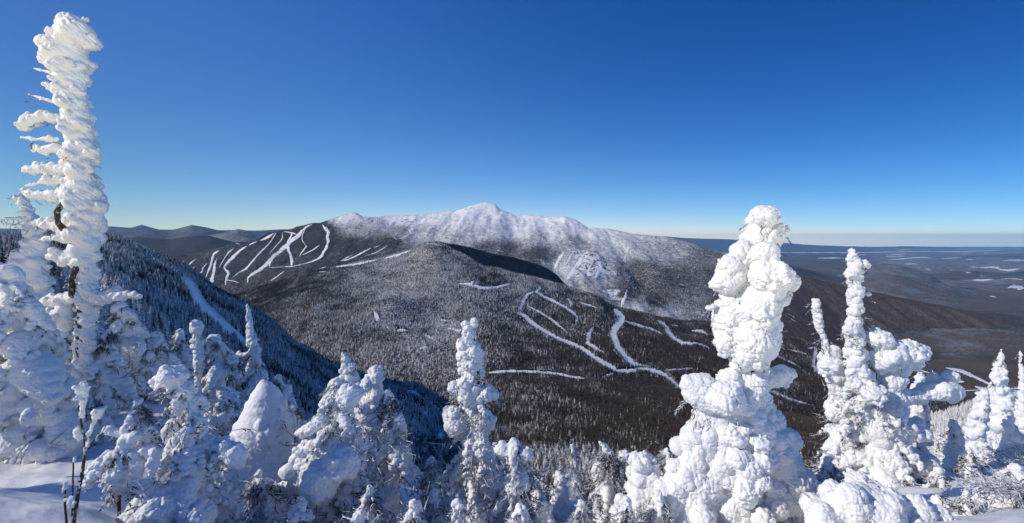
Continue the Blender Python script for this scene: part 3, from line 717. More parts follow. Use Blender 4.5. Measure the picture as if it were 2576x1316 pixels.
grow('hardwood_forest', K_bare, pt, fr - .12, r.uniform(6, 10, len(pt)), r, 'dark brown bare hardwoods on the valley slope below the road', 5)
pt, fr, r = scatter_pts(valley, 80000, fr_valley, strip_mask(valley_trails, 1.0), 509, ulim=(1850, 2640), vmax=1120, sel=lambda u, v, r: v > 770)
grow('valley_forest', K_bare, pt, fr - .1, r.uniform(9, 14, len(pt)), r, 'brown leafless forest filling the valley at the right', 5)

# the trees that show largest stand as things of their own, the rest of each slope is one wood
sizes = np.concatenate([h / p[:, 1] * F for _, p, _, h, _ in near_sets]); cut = np.sort(sizes)[-285]
NEAR_LABEL = {'flank': ('snow-dusted spruce on the shaded hillside behind the tall rimed snag', 'spruces on the shaded hillside'),
              'near': ('snow-dusted spruce on the steep valley slope below the front row of snowy trees', 'spruces on the valley slope'),
              'right': ('small frost-white spruce on the bright slope at the right edge', 'frosted spruces on the right slope')}
stem_me = None
def stem_mesh():
    a = np.arange(6) * 1.0472; V = [(math.cos(x)*w, math.sin(x)*w, z) for z, w in ((-.12, .02), (.9, .004)) for x in a]
    return np.array(V), np.array([(i, (i+1) % 6, 6 + (i+1) % 6, 6 + i) for i in range(6)])
crown_protos = [o.data for o in K_near.objects]
for side, pt, fr, h, r in near_sets:
    big = h / pt[:, 1] * F >= cut
    lab, grp = NEAR_LABEL[side]
    for i in np.nonzero(big)[0]:
        e = bpy.data.objects.new('spruce', None); COL.objects.link(e)
        e.location = pt[i]; e.scale = (h[i]*r.uniform(.85, 1.25), h[i]*r.uniform(.85, 1.25), h[i]); e.rotation_euler = (0, 0, r.uniform(0, 6.28))
        tag(e, lab, 'spruce tree', grp)
        c = bpy.data.objects.new('crown', crown_protos[r.randint(0, 6)]); COL.objects.link(c); c.parent = e; c['frost'] = float(fr[i])
        if stem_me is None:
            t = mesh_obj('trunk', *stem_mesh(), M_bark, e); stem_me = t.data
        else:
            t = bpy.data.objects.new('trunk', stem_me); COL.objects.link(t); t.parent = e
    k = ~big
    grow({'flank': 'hillside_forest', 'near': 'slope_forest', 'right': 'frosted_forest'}[side], K_near if side != 'near' else K_mid, pt[k], fr[k], h[k], r,
         {'flank': 'snow-dusted conifers on the shaded hillside along the blue ski run', 'near': 'conifers on the valley slope in front of the road', 'right': 'frost-white young conifers on the right slope'}[side], 6)


# ------------------------------------------------------------------ the blue winter air between here and the far plain
def make_haze(density=1.8e-5, color=(0.28, 0.60, 1.0)):
    x0, x1, y0, y1, z0, z1 = -100000, 100000, -3000, 60000, -1750, 560
    V = [(x, y, z) for x in (x0, x1) for y in (y0, y1) for z in (z0, z1)]
    fc = [(0, 1, 3, 2), (4, 6, 7, 5), (0, 4, 5, 1), (2, 3, 7, 6), (0, 2, 6, 4), (1, 5, 7, 3)]
    m = bpy.data.materials.new('haze'); m.use_nodes = True; t = m.node_tree
    t.nodes.remove(t.nodes['Principled BSDF'])
    v = t.nodes.new('ShaderNodeVolumePrincipled'); v.inputs['Density'].default_value = density; v.inputs['Color'].default_value = (*color, 1)
    t.links.new(v.outputs[0], t.nodes['Material Output'].inputs['Volume'])
    tag(mesh_obj('haze', V, np.array(fc), m, smooth=False), 'pale blue haze over the far valley', 'haze', kind='stuff')
make_haze()

# ------------------------------------------------------------------ the snowy ground we stand on
ground = Sheet([
    [(u, 2600, 0.75) for u in (-700, 3300)],
    [(-700,1290,2.9),(0,1285,2.9),(250,1330,2.8),(400,1440,2.8),(600,1500,2.8),(1000,1520,2.8),(1700,1430,2.8),(2100,1400,2.8),(2600,1340,2.8),(3300,1300,2.8)],
    [(-700,1180,5),(0,1195,5),(300,1190,5),(600,1250,5),(1000,1330,5),(1300,1310,5),(1700,1300,5),(2100,1270,5),(2600,1200,5),(3300,1150,5)],
    [(-700,950,9),(0,970,9),(300,985,9),(600,1040,9),(1000,1180,9),(1300,1270,9),(1700,1270,9),(2100,1230,9),(2600,1150,9),(3300,1100,9)],
    [(-700,830,20),(0,850,20),(300,890,20),(600,985,20),(1000,1220,20),(1300,1340,20),(1700,1350,20),(2100,1310,20),(2600,1160,20),(3300,1100,20)],
    [(-700,830,45),(0,860,45),(300,930,45),(600,1060,45),(1000,1300,45),(1300,1400,45),(1700,1410,45),(2100,1340,45),(2600,1130,45),(3300,1080,45)]],
    -700, 3300, 6, [40, 70, 60, 40, 24, 14], smooth=5, back=[(1.5, 12)], noise=[(1.7, 0.12, 3, 111), (0.5, 0.035, 2, 113), ((0.28, 0.12), 0.012, 2, 115), (0.07, 0.004, 1, 117)])
ground.build('snow_ground', M_snowpack)
def ground_z(x, y):
    u = U0 + x / y * F; j = int(min(max(round((u - ground.u0) / ground.du), 0), len(ground.u) - 1))
    return float(np.interp(y, ground.Y[:, j], ground.Z[:, j]))

# ------------------------------------------------------------------ snow-laden trees
M_snow = m_snow('rime_snow', 190, 0.4, 0.006)
def m_needles():
    k = NT('needles'); k.b.inputs['Specular IOR Level'].default_value = 0.2
    f = k.ramp(k.math('ADD', k.noise(40, 3, 0.7), k.math('MULTIPLY', k.nz(), 0.22)), 0.47, 0.66)
    return k.done(k.mix(f, (0.036, 0.042, 0.030), (0.72, 0.74, 0.77)), 0.8)
M_needle = m_needles()
def m_twig():
    k = NT('rimed_twig')
    f = k.ramp(k.math('ADD', k.noise(60, 3, 0.7), k.math('MULTIPLY', k.nz(), 0.35)), 0.55, 0.75)
    return k.done(k.mix(f, (0.06, 0.046, 0.036), (0.75, 0.77, 0.8)), 0.85)
M_twig = m_twig()
def m_trunk():
    k = NT('rough_bark')
    n = k.noise(26, 4, 0.7, k.scaled(1, 1, 0.35)); k.bump(n, 0.8, 0.02)
    f = k.ramp(k.noise(17, 4, 0.7), 0.55, 0.68)
    return k.done(k.mix(f, k.mix(n, (0.035, 0.026, 0.02), (0.12, 0.085, 0.06)), (0.7, 0.72, 0.75)), 0.9)
M_trunk = m_trunk()

import bmesh
def _ico(n):
    bm = bmesh.new(); bmesh.ops.create_icosphere(bm, subdivisions=n, radius=1.0)
    V = np.array([v.co[:] for v in bm.verts]); Fc = np.array([[v.index for v in f.verts] for f in bm.faces]); bm.free(); return V, Fc
ICO2, ICO3 = _ico(2), _ico(3)
_tmp = bpy.data.scenes.new('workshop')
def fuse(blobs, voxel, melt=4):
    """blobs: rows x,y,z, rx,ry,rz, tilt (about y) -> one skin round them all"""
    Vs, Fs, n = [], [], 0
    for b in blobs:
        V, Fc = ICO3 if max(b[3:6]) > voxel * 9 else ICO2
        v = V * b[3:6]
        ct, st = math.cos(b[6]), math.sin(b[6])
        v = np.stack([v[:, 0]*ct - v[:, 2]*st, v[:, 1], v[:, 0]*st + v[:, 2]*ct], 1) + b[:3]
        Vs.append(v); Fs.append(Fc + n); n += len(v)
    o = mesh_obj('skin', np.concatenate(Vs), np.concatenate(Fs), None); COL.objects.unlink(o); _tmp.collection.objects.link(o)
    m = o.modifiers.new('r', 'REMESH'); m.mode = 'VOXEL'; m.voxel_size = voxel
    sm = o.modifiers.new('s', 'SMOOTH'); sm.factor = 0.5; sm.iterations = melt
    vl = _tmp.view_layers[0]; vl.update(); ev = o.evaluated_get(vl.depsgraph); me = ev.to_mesh()
    V = np.empty(len(me.vertices) * 3, np.float32); me.vertices.foreach_get('co', V)
    N = np.empty(len(me.vertices) * 3, np.float32); me.vertices.foreach_get('normal', N)
    Lp = np.empty(len(me.loops), np.int32); me.loops.foreach_get('vertex_index', Lp)
    ok = len(Lp) == 4 * len(me.polygons)
    Q = Lp.reshape(-1, 4) if ok else np.array([list(p.vertices)[:4] for p in me.polygons])
    ev.to_mesh_clear(); od = o.data; bpy.data.objects.remove(o); bpy.data.meshes.remove(od)
    return V.reshape(-1, 3), N.reshape(-1, 3), Q

def knobs(p, seed=0):
    """round knobs packed side by side, 0..1"""
    p = np.asarray(p, np.float32); i = np.floor(p - 0.5).astype(np.int64); best = np.full(len(p), 9.0, np.float32)
    for dx in (0, 1):
        for dy in (0, 1):
            for dz in (0, 1):
                c = i + (dx, dy, dz); h = _hash(c[:, 0], c[:, 1], c[:, 2], seed)
                j = np.stack([h & np.uint32(255), (h >> np.uint32(8)) & np.uint32(255), (h >> np.uint32(16)) & np.uint32(255)], 1).astype(np.float32) / 255.0
                q = p - (c + 0.2 + 0.6 * j); best = np.minimum(best, (q * q).sum(1))
    return 1 - np.minimum(best * 1.5, 1.2)

def rime(V, N, amp, wind=0.0, seed=0, smoothness=0.0):
    """grow rime on the snow skin: cauliflower knobs, or wind-drawn feathers"""
    p = V + 0.02 * np.stack([pnoise(V * 9, seed + 5), pnoise(V * 9, seed + 6), pnoise(V * 9, seed + 7)], 1)
    if wind: p = np.stack([p[:, 0] * 0.6, p[:, 1] * 0.6, p[:, 2] * 1.5 + p[:, 0] * wind], 1)
    a = pnoise(p / 0.22, seed); b = knobs(p / 0.085, seed + 1) - .55; c = knobs(p / 0.036, seed + 2) - .55; e = knobs(p / 0.019, seed + 3) - .55
    up = np.clip(N[:, 2], 0, 1); k = 1 - smoothness * up
    patch = np.clip(0.65 + 0.8 * pnoise(V / 0.30, seed + 9), 0.15, 1.2)
    d = amp * k * (0.026 * a + 0.030 * b * (0.25 + 0.75 * patch) + 0.019 * c * (0.2 + 0.8 * patch) + 0.010 * e)
    return V + N * d[:, None]

def tube(path, rad, seg=7):
    path = np.array(path, float); n = len(path); V = []
    tg = np.gradient(path, axis=0); tg /= np.linalg.norm(tg, axis=1)[:, None] + 1e-9
    for i in range(n):
        s1 = np.cross(tg[i], (0.13, 1, 0.07)); s1 /= np.linalg.norm(s1) + 1e-9; s2 = np.cross(tg[i], s1)
        for k in range(seg):
            a = 6.2832 * k / seg; V.append(path[i] + rad[i] * (math.cos(a) * s1 + math.sin(a) * s2))
    i = np.arange(n * seg).reshape(n, seg); j = np.roll(i, -1, axis=1)
    return np.array(V), np.stack([i[:-1], j[:-1], j[1:], i[1:]], 2).reshape(-1, 4)

def sprigs(spots, r, size):
    """dark needled shoots hanging out of the snow: each a little brush of blades"""
    V, Fc = [], []
    for (x, y, z, dx, dy, dz) in spots:
        d = np.array((dx, dy, dz)); d /= np.linalg.norm(d) + 1e-9; L = size * r.uniform(.6, 1.4); p0 = np.array((x, y, z))
        for k in range(11):
            t = k / 11.0; q = p0 + d * L * t
            side = np.cross(d, r.normal(size=3)); side /= np.linalg.norm(side) + 1e-9
            tip = q + (side * .75 + d * .7) * L * .34; w = np.cross(side, d) * L * .045
            b = len(V); V += [q - w, q + w, tip]; Fc.append((b, b + 1, b + 2))
    return np.array(V), np.array(Fc)

TREE_N = 0
def snow_tree(label, Y, spine, lobes=(), arms=(), style='frond', name='snowy_spruce', cat='snowy tree', group=None, amp=1.0, wind=0.0, soft=0.0,
              fine=1.0, needles=1.0, trunk=None, loose=True, foot=None, twigs=0, seed=None, knobbly=37):
    """spine (u, v, half width in px), lobes (u, v, r[, metres towards us]), arms = boughs as polylines (u, v, r)"""
    global TREE_N
    TREE_N += 1; r = np.random.RandomState(seed if seed is not None else 700 + TREE_N)
    s = Y / F; ub, vb = spine[-1][0], spine[-1][1]
    bx = (ub - U0) * s
    gz = ground_z(bx, Y) if foot is None else (V0 - foot) * s
    gz = min(gz, (V0 - vb) * s)
    L = lambda u, v, dy=0.0: np.array(((u - U0) * s - bx, -dy, (V0 - v) * s - gz))
    root = bpy.data.objects.new(name, None); COL.objects.link(root); root.location = (bx, Y, gz)
    tag(root, label, cat, group)
    B, spots = [], []
    sp = []
    for a, b in zip(spine[:-1], spine[1:]):
        d = math.hypot(b[0]-a[0], b[1]-a[1]); stp = max(4.0, 0.42 * min(a[2], b[2])); n = max(1, int(round(d / stp)))
        for k in range(n): sp.append(tuple(a[i] + (b[i] - a[i]) * k / n for i in range(3)))
    sp.append(spine[-1])
    for i, (u, v, hw) in enumerate(sp):
        c = L(u, v); w = hw * s * (0.83 if style == 'wind' else 1.0)
        sty = style if style != 'mix' else ('lump' if hw < knobbly else 'frond')
        if sty in ('lump', 'wind'):
            B.append((*c, w*.70, w*.70, w*.62, 0))
            for k in range((3 + int(hw / 32) * 2) if style == 'lump' else 4):
                a = r.uniform(0, 6.283); q = min(w * r.choice((.2, .28, .36, .46, .58)), 36 * s * r.uniform(.6, 1.1)); o = max(w - q * .9, 0)
                z = r.uniform(-.4, .4) * w
                if sty == 'wind': B.append((c[0] + math.cos(a)*o*.95, c[1] + math.sin(a)*o*.95, c[2] + z, q*r.uniform(.9, 1.3), q*.95, q*r.uniform(.6, .95), r.uniform(.1, .8) * -1))
                else: B.append((c[0] + math.cos(a)*o, c[1] + math.sin(a)*o, c[2] + z, q, q, q*r.uniform(.75, 1.35), r.uniform(-.4, .4)))
                if r.rand() < .10 * needles: spots.append((c[0] + math.cos(a)*w*.8, c[1] + math.sin(a)*w*.8, c[2] + z - q*.6, math.cos(a), math.sin(a), -.8))
        elif sty == 'dome':
            B.append((*c, w*.93, w*.93, w*.8, 0))
            if i > len(sp) * .35:
                for k in range(5):
                    a = r.uniform(0, 6.283); q = w * r.uniform(.12, .22)
                    B.append((c[0] + math.cos(a)*w*.9, c[1] + math.sin(a)*w*.9, c[2], q, q, q*1.8, 0))
                    if r.rand() < .5 * needles: spots.append((c[0] + math.cos(a)*w*.95, c[1] + math.sin(a)*w*.95, c[2] - q, math.cos(a), math.sin(a), -.9))
        else:
            small = w < 0.05
            B.append((*c, w*(.85 if small else .26), w*(.85 if small else .26), w*(.9 if small else .42), 0))
            if small:
                q = w * .6; a = r.uniform(0, 6.283); B.append((c[0] + math.cos(a)*w*.6, c[1] + math.sin(a)*w*.6, c[2], q, q, q*.8, 0)); continue
            for k in range(4):
                a = r.uniform(0, 6.283); Lb = w * r.uniform(.55, 1.12); dr = Lb * r.uniform(.2, 1.0); q0 = w * r.choice((.07, .09, .12, .16, .2, .3))
                ca, sa = math.cos(a), math.sin(a); m = 6
                for j in range(1, m + 1):
                    t = j / m; q = q0 * (1.0 + .35 * math.sin(3.1 * t) - .5 * t)
                    pc = (c[0] + ca*Lb*t, c[1] + sa*Lb*t, c[2] + w*.15*(1 - t) - dr*t*t)
                    B.append((*pc, q*1.1, q*1.1, q*.85, 0))
                    if j >= 2:
                        for g in range(2):
                            e = r.uniform(-1, 1) * max(q0, .13 * w) * 1.5; f2 = q0 * r.uniform(.25, .5)
                            pf = (pc[0] - sa*e, pc[1] + ca*e, pc[2] - q0*r.uniform(.4, 1.1))
                            B.append((*pf, f2, f2, f2 * 1.35, 0))
                            if r.rand() < .62 * needles: spots.append((pf[0], pf[1], pf[2] - f2*.8, ca*.7 + r.normal()*.4, sa*.7 + r.normal()*.4, -1.0))
    for lb in lobes:
        dy = lb[3] if len(lb) > 3 else 0.3 * lb[2] * s
        c = L(lb[0], lb[1], dy); w = lb[2] * s
        B.append((*c, w, w*.95, w*.9, 0))
        for k in range(9):
            d = r.normal(size=3); d /= np.linalg.norm(d); q = w * r.uniform(.28, .45)
            B.append((*(c + d * (w - q * .55)), q, q, q, 0))
        for k in range(int(3 * needles)):
            a = r.uniform(0, 6.283); spots.append((c[0] + math.cos(a)*w*.7, c[1] + math.sin(a)*w*.7, c[2] - w*.72, math.cos(a)*.6, math.sin(a)*.6, -1))
    vox = max(0.0055, Y * 0.0018 * fine)
    V, N, Q = fuse(B, vox, 4 if style in ('frond', 'mix') else 9)
    V = rime(V, N, amp, wind, TREE_N * 7, soft)
    mesh_obj('snow_cover', V, Q, M_snow, root)
    # boughs that stand out by themselves
    for ar in arms:
        Bb = []; tw = []
        q = dens([(a[0], a[1], a[2]) for a in ar], 3.0); dd = r.uniform(-.15, .35) * 30 * s
        for (u, v, w) in q:
            c = L(u, v, dd + r.normal() * .04 * w * s); w2 = w * s; tw.append(c - np.array((0, 0, w2 * .35)))
            if w2 > vox * 1.3:
                Bb.append((*c, w2, w2*.95, w2*.85, 0))
                e = r.normal(size=3) * w2 * .42; g = w2 * r.uniform(.45, .7); Bb.append((*(c + e), g, g, g, 0))
            else: Bb.append((*c, vox*1.5, vox*1.5, vox*1.5, 0))
            if r.rand() < .3 * needles: spots.append((c[0], c[1], c[2] - w2*.7, r.normal()*.5, r.normal()*.5, -1))
        V, N, Q = fuse(Bb, vox); V = rime(V, N, amp * .8, wind, TREE_N * 7 + 3, soft)
        bo = bpy.data.objects.new('bough', None); COL.objects.link(bo); bo.parent = root
        mesh_obj('snow', V, Q, M_snow, bo)
        if len(tw) > 2:
            t0 = np.array(tw); mesh_obj('stem', *tube(t0, np.linspace(.16, .05, len(t0)) * max(np.mean([a[2] for a in ar]), 5) * s), M_twig, bo)
    # stem under the snow
    tp = trunk or [(p[0], p[1], max(1.5, .16 * p[2])) for p in spine[1:]]
    pth = [L(p[0], p[1], (p[3] * s if len(p) > 3 else 0)) for p in tp]; rad = [min(p[2], 16) * s for p in tp]
    if pth[-1][2] > -.1: pth.append(np.array((pth[-1][0], pth[-1][1], -.15))); rad.append(rad[-1] * 1.1)
    mesh_obj('trunk', *tube(pth, rad, 9), M_trunk, root)
    if len(spots) > 3: mesh_obj('needles', *sprigs(spots, r, 0.085 + .006 * Y), M_needle, root, smooth=False)
    if twigs: 
        Vt, Ft, n0 = [], [], 0
        for k in range(twigs):
            p = sp[int(r.uniform(.45, 1) * (len(sp) - 1))]; c = L(p[0], p[1]); w = p[2] * s; a = r.uniform(0, 6.283); d = np.array((math.cos(a), math.sin(a), r.uniform(-.7, .5)))
            st = c + d * w * .5; pts = [st + d * w * .9 * t + r.normal(size=3) * .035 + np.array((0, 0, -.35 * t * t * w)) for t in np.linspace(0, 1, 5)]
            vv, ff = tube(pts, np.linspace(.007, .003, 5), 5); Vt.append(vv); Ft.append(ff + n0); n0 += len(vv)
            for q in range(3):
                st2 = pts[1 + q]; d2 = d + r.normal(size=3) * .6; pt2 = [st2 + d2 * w * .35 * t for t in np.linspace(0, 1, 4)]
                vv, ff = tube(pt2, np.linspace(.005, .002, 4), 4); Vt.append(vv); Ft.append(ff + n0); n0 += len(vv)
        tag(mesh_obj('twigs', np.concatenate(Vt), np.concatenate(Ft), M_twig, root), kind='stuff')
    return root

snow_tree('tall leaning rime-caked snag with a row of bare boughs on its left side', 7.0,
    [(178,62,50),(178,110,63),(172,160,56),(178,215,47),(190,270,46),(194,320,48),(200,370,49),(204,420,49),(208,470,52),(216,520,58),(214,570,55),(212,620,46),(216,670,36),(220,715,30),(220,745,26),(215,800,30),(212,900,30),(210,1000,30)],
    lobes=[(234,112,20),(236,385,18),(258,522,16),(128,112,24),(122,150,18),(200,90,36)],
    arms=[[(145,192,6),(110,178,4.5),(82,171,3)],[(150,222,9),(112,212,5)],[(155,264,7),(105,246,4.5),(70,239,3)],[(145,298,12),(105,293,13),(75,305,17),(62,318,16)],[(150,352,8),(100,352,5),(62,347,3)],
          [(145,374,14),(108,378,12),(94,371,7)],[(165,426,14),(120,422,13),(85,428,14),(62,429,9)],[(165,455,12),(125,454,11),(100,462,4),(72,468,2.5)],[(170,486,14),(120,492,14),(80,490,13),(64,484,9)],[(155,515,4),(122,516,2.5)],
          [(170,572,16),(128,563,14),(108,559,10)],[(180,602,12),(140,596,9),(112,602,6)],[(190,652,16),(152,641,14),(135,645,9)],[(210,752,20),(262,746,17),(312,742,12),(346,746,8)],[(205,748,18),(135,756,12),(92,766,8)],[(176,770,18),(172,795,22),(173,818,15)]],
    style='wind', wind=1.3, name='rimed_snag', amp=1.0, trunk=[(200,400,8,0),(196,490,5,20),(188,535,6,42),(190,562,6,42),(204,600,10,20),(212,660,11,10),(207,700,6,27),(207,738,7,25),(212,775,12,6),(210,1000,14,0)], needles=.3)
snow_tree('bent rimed spruce with thin twigs, just left of the tall snag', 8.5, [(42,494,13),(60,508,17),(76,542,19),(88,585,26),(84,640,44),(76,690,56),(70,740,62),(66,820,66),(66,900,66)],
    arms=[[(76,549,5),(40,551,4),(8,549,3)],[(80,562,4.5),(46,566,3),(22,563,2)],[(96,566,6),(122,556,4),(146,552,3)],[(98,584,5),(132,572,3)]], style='wind', wind=1.0, twigs=14)
snow_tree('broad snow-draped spruce filling the left edge of the photo', 5.6, [(-20,662,30),(8,690,62),(28,740,86),(44,800,104),(54,860,118),(66,930,124),(80,1000,116),(84,1090,104),(84,1170,90),(84,1240,80)],
    arms=[[(70,930,36),(42,965,54),(40,1000,56),(30,1035,38)],[(100,1050,30),(78,1085,46),(72,1125,50),(70,1165,36),(75,1195,14)],[(150,1050,26),(158,1095,38),(164,1135,36),(160,1175,20)],[(120,960,24),(128,1000,32),(136,1045,26)]],
    soft=.6, twigs=26)
snow_tree('small snow-capped spruce with a stubby leader, right below the tall snag', 7.2, [(272,832,12),(262,850,14),(257,872,24),(256,895,44),(258,925,58),(262,965,66),(262,1010,60),(262,1060,52)], twigs=22)
snow_tree('shaded snowy spruce behind the stubby-leader tree', 8.6, [(305,765,16),(308,795,36),(318,845,58),(330,900,70),(330,960,72),(330,1010,60)], twigs=20)
snow_tree('rounded snowy spruce between the stubby-leader tree and the thin rime column', 9.0, [(394,838,16),(398,862,30),(400,905,48),(404,955,56),(405,1010,52)], twigs=18)
snow_tree('narrow snowy spruce close on the left of the thin rime column', 9.6, [(452,832,12),(452,858,26),(450,900,40),(450,950,46),(450,1000,46)], twigs=14)
snow_tree('dim snow-covered spruce under the bent rimed spruce', 7.8, [(122,780,14),(138,825,40),(150,880,58),(168,940,66),(180,1000,60),(180,1060,50)], twigs=30)
snow_tree('thin upright column of wind-packed rime', 8.0, [(490,812,16),(495,832,20),(499,870,18),(500,915,15),(499,955,12),(499,1010,14)], style='wind', wind=.5, name='rime_column')
snow_tree('snow-loaded spruce with a bent top, right of the thin rime column', 8.2, [(536,846,13),(546,850,20),(556,872,24),(560,898,36),(556,928,46),(550,962,56),(548,1005,60),(545,1060,56)], twigs=18)
snow_tree('slender needle-thin white spire over the blue ski run', 10.0, [(622,766,3.5),(627,800,7),(630,832,9),(636,858,13),(640,890,19),(642,922,25),(640,952,30),(638,992,34),(638,1050,36)], arms=[[(630,888,8),(605,892,6),(584,896,4)]], style='mix', knobbly=15, needles=.45, twigs=18)
snow_tree('large leaning snow-laden spruce with a hooked top in the lower left', 3.6, [(424,945,26),(446,950,38),(462,975,44),(474,1010,44),(486,1050,50),(490,1095,64),(492,1150,78),(498,1210,86),(492,1270,98),(484,1340,112)],
    lobes=[(412,962,22),(440,945,30),(470,1228,46,.25),(420,1262,42,.3),(540,1262,38,.2)], arms=[[(450,1060,10),(432,1080,17),(424,1108,13)],[(545,1122,8),(575,1128,24),(592,1142,28),(604,1160,15)],[(430,1270,30),(380,1290,40),(345,1316,44)]], soft=.3, needles=.45, twigs=10)
snow_tree('small drooping sapling with a star of snow fingers on top', 3.3, [(314,1105,14),(306,1130,30),(300,1160,44),(298,1190,30),(300,1240,22)],
    arms=[[(313,1100,9),(313,1078,7)],[(300,1094,9),(276,1081,9)],[(326,1098,11),(348,1094,11)],[(316,1105,13),(322,1132,15)],[(296,1140,16),(264,1160,18),(240,1186,15),(231,1212,8)],[(338,1140,15),(350,1166,15),(352,1192,7)],
          [(300,1190,15),(285,1222,16),(279,1250,13),(300,1286,6)],[(352,1134,3),(374,1130,14),(396,1140,17),(389,1170,13),(382,1196,5)]], needles=.3, name='snowy_sapling', soft=.3)

snow_tree('smooth snow dome over a buried spruce, half in shadow', 5.5, [(662,962,10),(667,980,24),(668,1002,39),(668,1035,54),(664,1075,70),(658,1120,78),(652,1170,84),(648,1230,88),(648,1310,90)], style='dome', soft=.85, amp=.4, twigs=30, needles=2.5, name='snow_buried_spruce')
snow_tree('small snowy spruce leaning against the right side of the snow dome', 6.4, [(735,1018,10),(738,1040,22),(742,1080,36),(742,1130,46),(735,1190,54),(735,1260,54)], twigs=26)
snow_tree('pair-topped pale spruce behind the snow dome', 7.4, [(700,944,8),(704,962,18),(712,1000,34),(718,1050,46),(716,1110,48),(716,1180,50)], twigs=16)
snow_tree('low dark-needled spruce shoots poking from the snow in the lower left', 4.0, [(650,1192,12),(655,1215,30),(665,1250,46),(670,1300,58),(670,1340,60)], needles=1.0, amp=.8, fine=1.0, twigs=18)
snow_tree('heavy snow-plastered spruce with a long left bough, left of the centre', 4.2, [(852,958,22),(852,980,42),(848,1020,58),(850,1070,68),(858,1110,76),(860,1160,74),(852,1220,54),(842,1280,54),(836,1340,64)],
    lobes=[(880,1132,42,.25),(842,1160,44,.3),(880,990,30)], arms=[[(810,1060,22),(778,1080,17),(752,1090,10)],[(830,1150,42),(772,1188,34),(730,1222,24),(698,1252,16)],[(842,1200,34),(834,1260,34),(826,1320,44)],[(790,1120,20),(756,1140,14),(738,1152,10)]], soft=.3, twigs=20)
snow_tree('thin twin-tipped snowy spruce rising behind the heavy left-centre spruce', 6.2, [(867,890,9),(868,905,11),(868,925,14),(874,950,21),(882,985,40),(884,1040,56),(884,1120,60),(884,1200,60)], lobes=[(886,915,8),(884,925,10)], style='mix')
snow_tree('windblown snowy spruce with a blunt flag-like top right of the twin tips', 5.8, [(944,930,20),(942,950,32),(936,985,42),(930,1030,50),(936,1090,56),(940,1150,58),(940,1230,60)], style='wind', wind=.6, twigs=12)
snow_tree('round-shouldered snowy spruce wearing a small button of snow on top', 5.0, [(974,984,8),(975,996,19),(974,1012,13),(974,1024,14),(982,1036,38),(986,1062,54),(990,1100,60),(986,1150,64),(985,1210,70),(980,1280,78),(980,1340,80)], twigs=36)
snow_tree('tall slim snow-covered spire in the middle of the photo', 5.2, [(1180,822,15),(1182,850,19),(1181,880,30),(1188,905,35),(1185,935,33),(1180,962,30),(1188,1000,36),(1198,1040,52),(1186,1090,66),(1180,1140,76),(1180,1200,84),(1184,1260,88),(1184,1340,96)],
    lobes=[(1170,814,9),(1193,806,7),(1194,816,7),(1142,976,18),(1224,985,22),(1240,990,15),(1135,1040,22),(1152,1062,28),(1215,1060,28)], style='mix', amp=1.1, twigs=44, trunk=[(1190,830,3,3),(1196,880,4,8),(1204,930,4,14),(1204,985,5,12),(1198,1040,7,0),(1194,1200,9,0),(1186,1340,12,0)], needles=1.2)
snow_tree('snow-capped spruce with an overhanging hood, right of the slim centre spire', 4.6, [(1290,1110,13),(1292,1126,34),(1298,1146,46),(1300,1182,50),(1292,1222,56),(1290,1270,60),(1290,1340,66)], lobes=[(1264,1132,20),(1318,1140,20)], soft=.5, twigs=34)
snow_tree('knobbly little snow post with a round head', 5.0, [(1407,1192,13),(1408,1203,17),(1409,1224,13),(1411,1250,24),(1414,1290,34),(1418,1345,42)], style='lump', name='snow_post', cat='snowy tree')
snow_tree('low snowy sapling on the left of the snow post', 4.6, [(1368,1262,14),(1369,1285,24),(1370,1320,32),(1370,1360,36)], style='lump', twigs=10)
snow_tree('snowy spruce with a finger-thin pointed tip in the lower centre right', 4.6, [(1509,1112,5),(1518,1121,8),(1529,1136,14),(1530,1152,24),(1530,1180,40),(1530,1220,50),(1530,1270,60),(1530,1345,66)], lobes=[(1570,1146,15)], needles=2, twigs=20)
snow_tree('blunt snow-plastered spruce right beside the finger-tipped one', 4.2, [(1614,1146,16),(1616,1166,32),(1620,1200,44),(1614,1240,50),(1610,1290,60),(1600,1345,70)], style='lump', soft=.25)
snow_tree('small snowy spruce tucked between the blunt spruce and the giant rime tower', 5.5, [(1680,1132,11),(1678,1155,22),(1675,1190,28),(1680,1230,38),(1680,1300,44)], needles=2, twigs=12)
